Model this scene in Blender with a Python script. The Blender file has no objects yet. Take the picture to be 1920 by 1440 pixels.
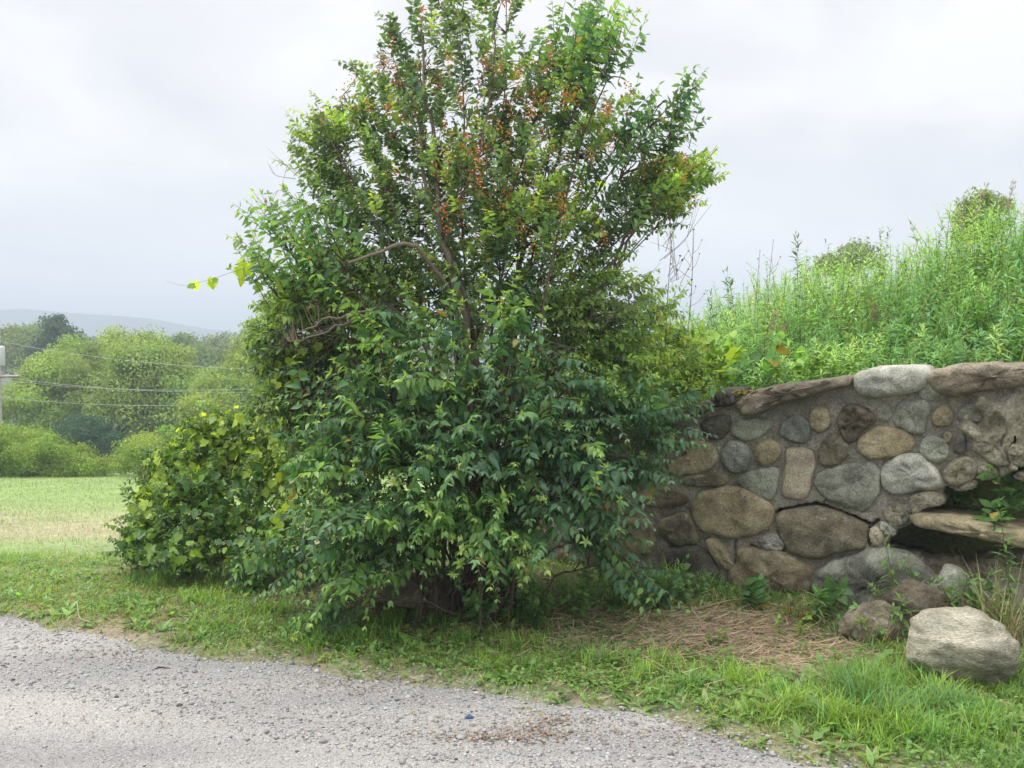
import bpy, bmesh, math
import numpy as np
from mathutils import Vector

R = math.radians
rng = np.random.default_rng(7)
scene = bpy.context.scene
col = scene.collection

# ------------------------------------------------------------------ camera
F = 1663.0
PITCH = math.atan(60.0 / F)
CAMH = 1.6
cd = bpy.data.cameras.new('camera'); cam = bpy.data.objects.new('camera', cd); col.objects.link(cam)
cam.location = (0, 0, CAMH); cam.rotation_euler = (R(90) - PITCH, 0, 0)
cd.sensor_width = 36; cd.lens = F / 1920 * 36; cd.clip_start = .05; cd.clip_end = 6000
scene.camera = cam

# ------------------------------------------------------------------ world, sun, exposure
SUN_EL, SUN_AZ = 58, -75          # azimuth from +Y, negative to the left
w = bpy.data.worlds.new('World'); scene.world = w; w.use_nodes = True
nt = w.node_tree; nt.nodes.clear()
def N(nt, t, **k):
    n = nt.nodes.new(t)
    for a, b in k.items(): setattr(n, a, b)
    return n
out = N(nt, 'ShaderNodeOutputWorld'); bg = N(nt, 'ShaderNodeBackground')
sky = N(nt, 'ShaderNodeTexSky', sky_type='NISHITA', sun_disc=False)
sky.sun_elevation = R(SUN_EL); sky.sun_rotation = R(SUN_AZ)
sk = N(nt, 'ShaderNodeVectorMath', operation='SCALE'); sk.inputs['Scale'].default_value = .1
tc = N(nt, 'ShaderNodeTexCoord'); mp = N(nt, 'ShaderNodeMapping'); mp.inputs['Scale'].default_value = (1.3, 1.3, 3.6)
mp.inputs['Location'].default_value = (.35, .2, .55)
nz = N(nt, 'ShaderNodeTexNoise'); nz.inputs['Scale'].default_value = 2.1; nz.inputs['Detail'].default_value = 6; nz.inputs['Roughness'].default_value = .5
nz.inputs['Distortion'].default_value = .4
cr = N(nt, 'ShaderNodeValToRGB')
cr.color_ramp.elements[0].position = .38; cr.color_ramp.elements[0].color = (.455, .453, .468, 1)
cr.color_ramp.elements[1].position = .6; cr.color_ramp.elements[1].color = (.575, .562, .556, 1)
e = cr.color_ramp.elements.new(.5); e.color = (.515, .505, .505, 1)
sp = N(nt, 'ShaderNodeSeparateXYZ')
mr = N(nt, 'ShaderNodeMapRange'); mr.inputs['From Min'].default_value = .36; mr.inputs['From Max'].default_value = 1
mr.inputs['To Min'].default_value = 1; mr.inputs['To Max'].default_value = 3.2
mul = N(nt, 'ShaderNodeVectorMath', operation='SCALE')
mix = N(nt, 'ShaderNodeMix', data_type='RGBA'); mix.inputs[0].default_value = .97
L = nt.links.new
L(tc.outputs['Generated'], mp.inputs[0]); L(mp.outputs[0], nz.inputs[0]); L(nz.outputs[0], cr.inputs[0])
L(tc.outputs['Generated'], sp.inputs[0]); L(sp.outputs[2], mr.inputs[0])
L(cr.outputs[0], mul.inputs[0]); L(mr.outputs[0], mul.inputs['Scale'])
L(sky.outputs[0], sk.inputs[0]); L(sk.outputs[0], mix.inputs[6]); L(mul.outputs[0], mix.inputs[7])
L(mix.outputs[2], bg.inputs[0]); bg.inputs[1].default_value = 1.0; L(bg.outputs[0], out.inputs[0])
sl = bpy.data.lights.new('sun', 'SUN'); sl.energy = 1.5; sl.angle = R(18); sl.color = (1, .96, .9)
so = bpy.data.objects.new('sun', sl); col.objects.link(so)
sd = Vector((math.sin(R(SUN_AZ)) * math.cos(R(SUN_EL)), math.cos(R(SUN_AZ)) * math.cos(R(SUN_EL)), math.sin(R(SUN_EL))))
so.rotation_euler = (-sd).to_track_quat('-Z', 'Y').to_euler(); so.location = (0, 0, 30)
vs = scene.view_settings; vs.view_transform = 'Standard'; vs.look = 'None'; vs.gamma = 1; vs.exposure = 1.02
cy = scene.cycles; cy.max_bounces = 7; cy.diffuse_bounces = 4; cy.glossy_bounces = 2; cy.transmission_bounces = 4; cy.volume_bounces = 0
cy.transparent_max_bounces = 6; cy.caustics_reflective = False; cy.caustics_refractive = False

# ------------------------------------------------------------------ coordinates
def at(px, py, Y):
    px = np.asarray(px, float); py = np.asarray(py, float); Y = np.asarray(Y, float)
    cx = (px - 960) / F; cyy = (720 - py) / F
    dy = math.cos(PITCH) + cyy * math.sin(PITCH); dz = -math.sin(PITCH) + cyy * math.cos(PITCH)
    s = Y / dy
    return np.stack(np.broadcast_arrays(cx * s, Y, CAMH + dz * s), -1)
WA = np.array([2.83, 5.0]); WB = np.array([.72, 6.3])
WU = (WA - WB) / np.linalg.norm(WA - WB); WN = np.array([WU[1], -WU[0]])   # normal towards the camera
if WN[1] > 0: WN = -WN
def to_wall(px, py):       # pixel -> (u, v) on the wall's front plane
    px = np.asarray(px, float); py = np.asarray(py, float)
    d = at(px, py, 1.0) - np.array([0, 0, CAMH])
    t = (WB @ WN) / (d[..., :2] @ WN)
    p = d * t[..., None]
    return np.stack([(p[..., :2] - WB) @ WU, CAMH + p[..., 2]], -1)
def wall_pt(u, v, out=0.):  # out = distance in front of the plane
    u, v, out = np.broadcast_arrays(np.asarray(u, float), np.asarray(v, float), np.asarray(out, float))
    xy = WB + u[..., None] * WU + out[..., None] * WN
    return np.concatenate([xy, v[..., None]], -1)

# ------------------------------------------------------------------ numpy noise
def _h(i, j, k, s):
    n = (i * 374761393 + j * 668265263 + k * 2147483647 + s * 1274126177) & 0xffffffff
    n = ((n ^ (n >> 13)) * 1274126177) & 0xffffffff
    n = (n ^ (n >> 16))
    return (n & 0xffffff) / float(0xffffff)
def vnoise(p, s=0):
    p = np.asarray(p, float); f = np.floor(p).astype(np.int64); t = p - f; t = t * t * (3 - 2 * t)
    i, j, k = f[..., 0], f[..., 1], f[..., 2]; r = 0
    for a in (0, 1):
        for b in (0, 1):
            for c in (0, 1):
                wgt = (t[..., 0] if a else 1 - t[..., 0]) * (t[..., 1] if b else 1 - t[..., 1]) * (t[..., 2] if c else 1 - t[..., 2])
                r = r + wgt * _h(i + a, j + b, k + c, s)
    return r * 2 - 1
def fbm(p, o=4, s=0, g=.5):
    r = 0; a = 1; tt = 0
    for q in range(o):
        r = r + a * vnoise(np.asarray(p) * 2 ** q, s + q * 17); tt += a; a *= g
    return r / tt
def fb2(x, y, sc=1., o=4, s=0): return fbm(np.stack([x * sc, y * sc, np.zeros_like(x) + s * 3.7], -1), o, s)
def sstep(a, b, x): t = np.clip((x - a) / (b - a), 0, 1); return t * t * (3 - 2 * t)
def nrm(v): return v / np.maximum(np.linalg.norm(v, axis=-1, keepdims=True), 1e-9)

# ------------------------------------------------------------------ mesh helpers
def mesh_from(name, V, loops, totals, mat, colr=None, smooth=False):
    me = bpy.data.meshes.new(name)
    V = np.asarray(V, np.float32); loops = np.asarray(loops, np.int32); totals = np.asarray(totals, np.int32)
    me.vertices.add(len(V)); me.vertices.foreach_set('co', V.ravel())
    me.loops.add(len(loops)); me.loops.foreach_set('vertex_index', loops)
    st = np.zeros(len(totals), np.int32); st[1:] = np.cumsum(totals)[:-1]
    me.polygons.add(len(totals)); me.polygons.foreach_set('loop_start', st)
    if smooth: me.polygons.foreach_set('use_smooth', np.ones(len(totals), bool))
    if colr is not None:
        a = me.attributes.new('tint', 'FLOAT_COLOR', 'POINT'); a.data.foreach_set('color', np.asarray(colr, np.float32).ravel())
    me.update(calc_edges=True); me.validate()
    me.materials.append(mat)
    return me
def link(name, me, parent=None, label=None, cat=None, group=None, kind=None, loc=(0, 0, 0)):
    o = bpy.data.objects.new(name, me); col.objects.link(o); o.location = loc
    if parent: o.parent = parent
    tag(o, label, cat, group, kind); return o
def tag(o, label=None, cat=None, group=None, kind=None):
    if label: o['label'] = label
    if cat: o['category'] = cat
    if group: o['group'] = group
    if kind: o['kind'] = kind
def empty(name, loc, label, cat, group=None):
    o = bpy.data.objects.new(name, None); col.objects.link(o); o.location = tuple(float(c) for c in loc); o.empty_display_size = .1
    tag(o, label, cat, group); return o
def build(name, parts, mat, parent=None, smooth=False, **k):
    """parts: list of (V, loops, totals, colr) in world space -> one object, local to its parent"""
    V = []; Lp = []; T = []; C = []; n = 0
    for p in parts:
        V.append(p[0]); Lp.append(np.asarray(p[1]) + n); T.append(p[2]); n += len(p[0])
        C.append(p[3] if len(p) > 3 and p[3] is not None else np.ones((len(p[0]), 4)))
    V = np.concatenate(V)
    loc = k.pop('loc', (0, 0, 0))
    off = np.array(parent.location) if parent is not None else np.array(loc, float)
    me = mesh_from(name, V - off, np.concatenate(Lp), np.concatenate(T), mat, np.concatenate(C), smooth)
    return link(name, me, parent, loc=(0, 0, 0) if parent is not None else tuple(float(c) for c in off), **k)
def grid_faces(nu, nv, mask=None):
    i = np.arange(nu - 1)[:, None] * nv + np.arange(nv - 1)[None, :]
    q = np.stack([i, i + nv, i + nv + 1, i + 1], -1)
    if mask is not None: q = q[mask]
    q = q.reshape(-1, 4)
    return q.ravel(), np.full(len(q), 4)

# templates: verts (x along, y across, z up, m = distance from midrib), faces
def tmpl(v, f): return np.array(v, float), [list(a) for a in f]
def leaf_tmpl(st, fold=.25):
    v = [(0, 0, 0, 0)]; f = []
    for x, wd in st: v += [(x, wd, fold * wd, 1), (x, 0, 0, 0), (x, -wd, fold * wd, 1)]
    v.append((1, 0, 0, 0)); n = len(st); tip = 1 + 3 * n
    f += [(0, 2, 1), (0, 3, 2)]
    for k in range(n - 1):
        a = 1 + 3 * k; f += [(a, a + 1, a + 4, a + 3), (a + 1, a + 2, a + 5, a + 4)]
    a = 1 + 3 * (n - 1); f += [(a, a + 1, tip), (a + 1, a + 2, tip)]
    return tmpl(v, f)
OVATE = leaf_tmpl([(.16, .3), (.36, .5), (.6, .42), (.82, .2)])
SMALL = leaf_tmpl([(.3, .48), (.68, .36)])
DIAM = tmpl([(0, 0, 0, 0), (.45, .5, .12, 1), (1, 0, 0, 0), (.45, -.5, .12, 1)], [(0, 2, 1), (0, 3, 2)])
BLADE = tmpl([(0, .5, 0, 0), (0, -.5, 0, 0), (.35, .45, 0, 0), (.35, -.45, 0, 0), (.7, .3, 0, 0), (.7, -.3, 0, 0), (1, 0, 0, 0)], [(0, 1, 3, 2), (2, 3, 5, 4), (4, 5, 6)])
BLADE2 = tmpl([(0, .5, 0, 0), (0, -.5, 0, 0), (.55, .4, 0, 0), (.55, -.4, 0, 0), (1, 0, 0, 0)], [(0, 1, 3, 2), (2, 3, 4)])
NARROW = tmpl([(0, 0, 0, 0), (.35, .5, .1, 0), (.35, -.5, .1, 0), (.7, .35, .05, 0), (.7, -.35, .05, 0), (1, 0, 0, 0)], [(0, 2, 1), (1, 2, 4, 3), (3, 4, 5)])
def grape_t():
    pts = [(0, .0), (-.12, .2), (.05, .46), (.25, .42), (.42, .56), (.55, .36), (.72, .3), (1, 0)]
    pts = pts + [(x, -y) for x, y in pts[-2:0:-1]]
    v = [(.3, 0, -.04, 0)] + [(x, y, .1 * abs(y), 1) for x, y in pts]
    n = len(pts)
    return tmpl(v, [(0, 1 + (i + 1) % n, 1 + i) for i in range(n)])
GRAPE = grape_t()
DAND = tmpl([(0, 0, 0, 0), (.3, .25, .05, 1), (.3, -.25, .05, 1), (.42, .12, 0, 1), (.42, -.12, 0, 1), (.6, .42, .08, 1), (.6, -.42, .08, 1), (.72, .2, .03, 1), (.72, -.2, .03, 1), (.86, .4, .06, 1), (.86, -.4, .06, 1), (1, 0, 0, 0)],
            [(0, 2, 1), (1, 2, 4, 3), (3, 4, 6, 5), (5, 6, 8, 7), (7, 8, 10, 9), (9, 10, 11)])
def inst(T, P, X, Z, Ln, Wd, curl, rgb):
    """P base, X axis, Z approximate normal, per-instance length/width/curl/colour"""
    tv, tf = T; n = len(P); m = len(tv)
    X = nrm(X); Y = nrm(np.cross(Z, X)); Zn = np.cross(X, Y)
    Ln = np.broadcast_to(Ln, n)[:, None, None]; Wd = np.broadcast_to(Wd, n)[:, None, None]; curl = np.broadcast_to(curl, n)[:, None, None]
    x = tv[None, :, 0, None]; y = tv[None, :, 1, None]; z = tv[None, :, 2, None]
    V = P[:, None] + X[:, None] * (x * Ln * (1 - .25 * np.abs(curl) * x)) + Y[:, None] * (y * Wd) + Zn[:, None] * (z * Wd - curl * x ** 2 * Ln)
    fl = np.array([i for f in tf for i in f]); ft = np.array([len(f) for f in tf])
    loops = (np.arange(n)[:, None] * m + fl[None]).ravel(); tot = np.tile(ft, n)
    C = np.empty((n, m, 4)); C[..., :3] = np.broadcast_to(rgb, (n, 3))[:, None]; C[..., 3] = tv[None, :, 3]
    return V.reshape(-1, 3), loops, tot, C.reshape(-1, 4)
def tube(P, rad, k=5, rgb=(1, 1, 1)):
    P = np.asarray(P, float); n = len(P); rad = np.broadcast_to(rad, n)
    T = nrm(np.gradient(P, axis=0)); ref = np.array([.31, .22, .93]) if abs(T[0] @ np.array([.31, .22, .93])) < .9 else np.array([1., 0, 0])
    A = nrm(np.cross(T, ref)); B = np.cross(T, A)
    a = np.arange(k) * 2 * math.pi / k
    V = P[:, None] + rad[:, None, None] * (A[:, None] * np.cos(a)[None, :, None] + B[:, None] * np.sin(a)[None, :, None])
    i = np.arange(n - 1)[:, None] * k + np.arange(k)[None]; j = np.arange(n - 1)[:, None] * k + (np.arange(k)[None] + 1) % k
    q = np.stack([i, j, j + k, i + k], -1).reshape(-1, 4)
    C = np.ones((n * k, 4)); C[:, :3] = rgb
    return V.reshape(-1, 3), q.ravel(), np.full(len(q), 4), C
def curve(pts, n=12):
    """Catmull-Rom through pts"""
    P = np.asarray(pts, float); P = np.vstack([2 * P[0] - P[1], P, 2 * P[-1] - P[-2]]); out = []
    m = len(P) - 3
    for k in range(m):
        t = np.linspace(0, 1, n, endpoint=(k == m - 1))[:, None]; a, b, c, d = P[k:k + 4]
        out.append(.5 * ((2 * b) + (-a + c) * t + (2 * a - 5 * b + 4 * c - d) * t ** 2 + (-a + 3 * b - 3 * c + d) * t ** 3))
    return np.vstack(out)

# ------------------------------------------------------------------ materials
def new_mat(name):
    m = bpy.data.materials.new(name); m.use_nodes = True; m.node_tree.nodes.clear(); return m, m.node_tree
def leaf_mat(name, trans=.35, rough=.45, spec=.45, tcol=(1.25, 1.15, .5), back=1.35, rib=.25):
    m, t = new_mat(name); L = t.links.new
    o = N(t, 'ShaderNodeOutputMaterial'); p = N(t, 'ShaderNodeBsdfPrincipled'); tr = N(t, 'ShaderNodeBsdfTranslucent'); mx = N(t, 'ShaderNodeMixShader')
    a = N(t, 'ShaderNodeAttribute', attribute_name='tint')
    g = N(t, 'ShaderNodeNewGeometry')
    # paler underside
    pb = N(t, 'ShaderNodeMix', data_type='RGBA', blend_type='MULTIPLY'); pb.inputs[7].default_value = (back, back * .97, back * 1.08, 1)
    L(g.outputs['Backfacing'], pb.inputs[0]); L(a.outputs['Color'], pb.inputs[6])
    # paler midrib
    mr = N(t, 'ShaderNodeMapRange'); mr.inputs['From Min'].default_value = 0; mr.inputs['From Max'].default_value = .22; mr.inputs['To Min'].default_value = rib; mr.inputs['To Max'].default_value = 0
    L(a.outputs['Alpha'], mr.inputs[0])
    mb = N(t, 'ShaderNodeMix', data_type='RGBA'); mb.inputs[7].default_value = (.28, .36, .14, 1)
    L(mr.outputs[0], mb.inputs[0]); L(pb.outputs[2], mb.inputs[6])
    ns = N(t, 'ShaderNodeTexNoise'); ns.inputs['Scale'].default_value = 35; ns.inputs['Detail'].default_value = 3
    tcn = N(t, 'ShaderNodeTexCoord'); L(tcn.outputs['Object'], ns.inputs[0])
    m2 = N(t, 'ShaderNodeMapRange'); m2.inputs['To Min'].default_value = .7; m2.inputs['To Max'].default_value = 1.3; L(ns.outputs[0], m2.inputs[0])
    sc = N(t, 'ShaderNodeVectorMath', operation='SCALE'); L(mb.outputs[2], sc.inputs[0]); L(m2.outputs[0], sc.inputs['Scale'])
    L(sc.outputs[0], p.inputs['Base Color']); p.inputs['Roughness'].default_value = rough; p.inputs['Specular IOR Level'].default_value = spec
    tm = N(t, 'ShaderNodeVectorMath', operation='MULTIPLY'); tm.inputs[1].default_value = tcol; L(sc.outputs[0], tm.inputs[0]); L(tm.outputs[0], tr.inputs[0])
    mx.inputs[0].default_value = trans; L(p.outputs[0], mx.inputs[1]); L(tr.outputs[0], mx.inputs[2]); L(mx.outputs[0], o.inputs[0])
    return m
def stone_mat(name, ca, cb, cc=None, scale=9, bump=.35, spots=.25, rough=.9, streak=1.):
    m, t = new_mat(name); L = t.links.new
    o = N(t, 'ShaderNodeOutputMaterial'); p = N(t, 'ShaderNodeBsdfPrincipled'); p.inputs['Roughness'].default_value = rough; p.inputs['Specular IOR Level'].default_value = .25
    tcn = N(t, 'ShaderNodeTexCoord'); mp = N(t, 'ShaderNodeMapping'); mp.inputs['Scale'].default_value = (1, 1, streak); L(tcn.outputs['Object'], mp.inputs[0])
    n1 = N(t, 'ShaderNodeTexNoise'); n1.inputs['Scale'].default_value = scale; n1.inputs['Detail'].default_value = 8; n1.inputs['Roughness'].default_value = .62; n1.inputs['Distortion'].default_value = .5
    n2 = N(t, 'ShaderNodeTexNoise'); n2.inputs['Scale'].default_value = scale * 14; n2.inputs['Detail'].default_value = 5; n2.inputs['Roughness'].default_value = .7
    n3 = N(t, 'ShaderNodeTexNoise'); n3.inputs['Scale'].default_value = scale * 1.7; n3.inputs['Detail'].default_value = 6; n3.inputs['Distortion'].default_value = 1
    for q in (n1, n2, n3): L(mp.outputs[0], q.inputs[0])
    r1 = N(t, 'ShaderNodeValToRGB'); r1.color_ramp.elements[0].position = .36; r1.color_ramp.elements[1].position = .64
    r1.color_ramp.elements[0].color = (*ca, 1); r1.color_ramp.elements[1].color = (*cb, 1); L(n1.outputs[0], r1.inputs[0])
    r3 = N(t, 'ShaderNodeValToRGB'); r3.color_ramp.elements[0].position = .56; r3.color_ramp.elements[1].position = .66
    r3.color_ramp.elements[0].color = (0, 0, 0, 1); r3.color_ramp.elements[1].color = (spots, spots, spots, 1); L(n3.outputs[0], r3.inputs[0])
    m3 = N(t, 'ShaderNodeMix', data_type='RGBA'); m3.inputs[7].default_value = (*(cc or (.42, .42, .36)), 1)
    n5 = N(t, 'ShaderNodeTexNoise'); n5.inputs['Scale'].default_value = 2.6; n5.inputs['Detail'].default_value = 7; n5.inputs['Roughness'].default_value = .65; L(tcn.outputs['Object'], n5.inputs[0])
    r5 = N(t, 'ShaderNodeMapRange'); r5.inputs['From Min'].default_value = .42; r5.inputs['From Max'].default_value = .62; r5.inputs['To Min'].default_value = 1.12; r5.inputs['To Max'].default_value = .62; L(n5.outputs[0], r5.inputs[0])
    s5 = N(t, 'ShaderNodeVectorMath', operation='SCALE'); L(r1.outputs[0], s5.inputs[0]); L(r5.outputs[0], s5.inputs['Scale'])
    L(r3.outputs[0], m3.inputs[0]); L(s5.outputs[0], m3.inputs[6])
    g = N(t, 'ShaderNodeMapRange'); g.inputs['From Min'].default_value = .3; g.inputs['From Max'].default_value = .7; g.inputs['To Min'].default_value = .5; g.inputs['To Max'].default_value = 1.5; L(n2.outputs[0], g.inputs[0])
    sc = N(t, 'ShaderNodeVectorMath', operation='SCALE'); L(m3.outputs[2], sc.inputs[0]); L(g.outputs[0], sc.inputs['Scale']); L(sc.outputs[0], p.inputs['Base Color'])
    ad = N(t, 'ShaderNodeMath', operation='MULTIPLY_ADD'); L(n1.outputs[0], ad.inputs[0]); ad.inputs[1].default_value = 2; L(n2.outputs[0], ad.inputs[2])
    b = N(t, 'ShaderNodeBump'); b.inputs['Strength'].default_value = bump; b.inputs['Distance'].default_value = .02; L(ad.outputs[0], b.inputs['Height']); L(b.outputs[0], p.inputs['Normal'])
    L(p.outputs[0], o.inputs[0]); return m
def tint_mat(name, rough=.9, nscale=60, lo=.6, hi=1.4, bump=.3, dist=.006, spec=.2):
    """colour comes from the 'tint' attribute, broken up by noise"""
    m, t = new_mat(name); L = t.links.new
    o = N(t, 'ShaderNodeOutputMaterial'); p = N(t, 'ShaderNodeBsdfPrincipled'); p.inputs['Roughness'].default_value = rough; p.inputs['Specular IOR Level'].default_value = spec
    a = N(t, 'ShaderNodeAttribute', attribute_name='tint'); tcn = N(t, 'ShaderNodeTexCoord')
    n = N(t, 'ShaderNodeTexNoise'); n.inputs['Scale'].default_value = nscale; n.inputs['Detail'].default_value = 6; n.inputs['Roughness'].default_value = .7; L(tcn.outputs['Object'], n.inputs[0])
    mr = N(t, 'ShaderNodeMapRange'); mr.inputs['From Min'].default_value = .3; mr.inputs['From Max'].default_value = .7; mr.inputs['To Min'].default_value = lo; mr.inputs['To Max'].default_value = hi; L(n.outputs[0], mr.inputs[0])
    sc = N(t, 'ShaderNodeVectorMath', operation='SCALE'); L(a.outputs['Color'], sc.inputs[0]); L(mr.outputs[0], sc.inputs['Scale']); L(sc.outputs[0], p.inputs['Base Color'])
    b = N(t, 'ShaderNodeBump'); b.inputs['Strength'].default_value = bump; b.inputs['Distance'].default_value = dist; L(n.outputs[0], b.inputs['Height']); L(b.outputs[0], p.inputs['Normal'])
    L(p.outputs[0], o.inputs[0]); return m
M_leaf = leaf_mat('leaf', trans=.42, tcol=(1.35, 1.25, .5)); M_vine = leaf_mat('vine_leaf', trans=.45, rough=.5); M_grass = leaf_mat('grass_blade', trans=.4, rough=.5, spec=.3, rib=0, back=1.1)
M_far = leaf_mat('far_leaf', trans=.45, rough=.6, spec=.2, rib=0, back=1.1)
M_bark = tint_mat('bark', nscale=90, bump=.5, dist=.004); M_soil = tint_mat('soil', nscale=28, lo=.55, hi=1.45, bump=.7, dist=.015)
M_berry = tint_mat('berry', rough=.3, nscale=20, lo=.9, hi=1.1, bump=0, spec=.5); M_straw = tint_mat('straw', nscale=40, lo=.8, hi=1.2, bump=0)
M_peb = tint_mat('pebble', nscale=120, lo=.75, hi=1.25, bump=.2, dist=.002); M_wood = tint_mat('painted', nscale=10, lo=.85, hi=1.15, bump=0)

# ------------------------------------------------------------------ terrain
EDGE_X = np.array([-40, -8, -3.0, -1.85, -.94, 0, .77, 1.16, 2.2, 6, 40.]); EDGE_Y = np.array([18, 6.95, 5.18, 4.66, 4.36, 4.03, 3.64, 3.27, 2.75, 1.3, -8])
def edge(x, y):     # > 0 on the grass side of the road's edge
    x = np.asarray(x, float); y = np.asarray(y, float)
    return y - np.interp(x, EDGE_X, EDGE_Y) + .16 * fb2(x, y, 2.2, 4, 5)
def base_z(x, y):
    d = np.clip(y - 6.5, 0, 38.5) * -.107 - np.clip(y - 45, 0, 60) * .03
    flat = sstep(-1.5, 1.0, x)              # ground stays level round the wall
    near = d * (1 - flat * (1 - sstep(9, 30, y)))
    return near
def ground_z(x, y):
    x = np.asarray(x, float); y = np.asarray(y, float)
    far = np.clip(y / 20, 1, 8)
    e = edge(x, y)
    z = base_z(x, y) + .03 * fb2(x, y, 1.3, 3, 2) * far + .012 * fb2(x, y, 9, 2, 3)
    return z + .045 * sstep(-.02, .28, e)
def road_z(x, y):
    e_ = edge(x, y); return base_z(x, y) - .03 * np.exp(-((e_ + 1.15) / .22) ** 2) + .012 * np.exp(-((e_ + .7) / .2) ** 2) + .022 * fb2(x, y, .9, 3, 9) + .006 * fb2(x, y, 12, 3, 4) + .012
def zone_rgb(x, y):
    e = edge(x, y)
    soil = np.array([.17, .13, .085]); green = np.array([.13, .2, .05]); straw = np.array([.3, .22, .12]); thatch = np.array([.24, .19, .1])
    c = np.broadcast_to(green * .75, (*np.shape(x), 3)).copy()
    n = fb2(x, y, .8, 4, 11)[..., None]; n2 = fb2(x, y, 3.5, 4, 12)[..., None]
    dry = sstep(-.1, .45, n + .5 * n2)
    c = c * (1 - dry) + thatch * dry
    c = c * (1 - .55 * sstep(.1, .6, n2)) + soil * .55 * sstep(.1, .6, n2)
    fld = (sstep(5.6, 7.5, y) * (1 - sstep(-1.8, -1, x)))[..., None]
    band = np.clip(np.exp(-((y - 9.5) / 2.6) ** 2) * (.6 + 1.5 * fb2(x, y, .45, 4, 70)), 0, .85)[..., None]
    fc = np.array([.23, .32, .12]) * (1 - band) + np.array([.34, .3, .2]) * band
    fc = fc * (1 + .35 * n2) * (1 + .2 * n)
    c = c * (1 - fld) + fc * fld
    # straw ground in front of the wall
    st = (np.exp(-(((x - 1.25) / .95) ** 2 + ((y - 4.75) / .55) ** 2) ** 2))[..., None]
    c = c * (1 - st) + np.array([.28, .22, .145]) * (1 + .4 * n2) * st
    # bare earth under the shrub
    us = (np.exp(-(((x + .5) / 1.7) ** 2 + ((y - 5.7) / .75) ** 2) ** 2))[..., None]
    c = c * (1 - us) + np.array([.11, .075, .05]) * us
    bey = sstep(26, 32, y)[..., None]; c = c * (1 - bey) + np.array([.05, .085, .03]) * bey
    nearr = sstep(.35, 0, e)[..., None] * (1 - fld)
    c = c * (1 - .5 * nearr) + np.array([.3, .27, .23]) * .5 * nearr
    return c
def axis(segs):
    a = [np.arange(s, e, d) for s, e, d in segs]; return np.concatenate(a + [[segs[-1][1]]])
gx = axis([(-2600, -200, 150), (-200, -40, 10), (-40, -12, 1), (-12, -4, .12), (-4, 3.6, .035), (3.6, 12, .3), (12, 40, 2), (40, 200, 15), (200, 2600, 150)])
gy = axis([(-200, -10, 20), (-10, 2, .8), (2, 6.5, .035), (6.5, 14, .12), (14, 60, .8), (60, 300, 10), (300, 2600, 100)])
GX, GY = np.meshgrid(gx, gy, indexing='ij')
GZ = ground_z(GX, GY)
GZ = GZ - .06 * sstep(-.12, -.35, edge(GX, GY))
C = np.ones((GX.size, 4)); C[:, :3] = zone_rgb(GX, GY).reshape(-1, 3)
lp, tt = grid_faces(len(gx), len(gy))
build('ground', [(np.stack([GX, GY, GZ], -1).reshape(-1, 3), lp, tt, C)], M_soil, smooth=True, kind='structure', label='grassy ground falling away to the left behind the shrub')

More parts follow.
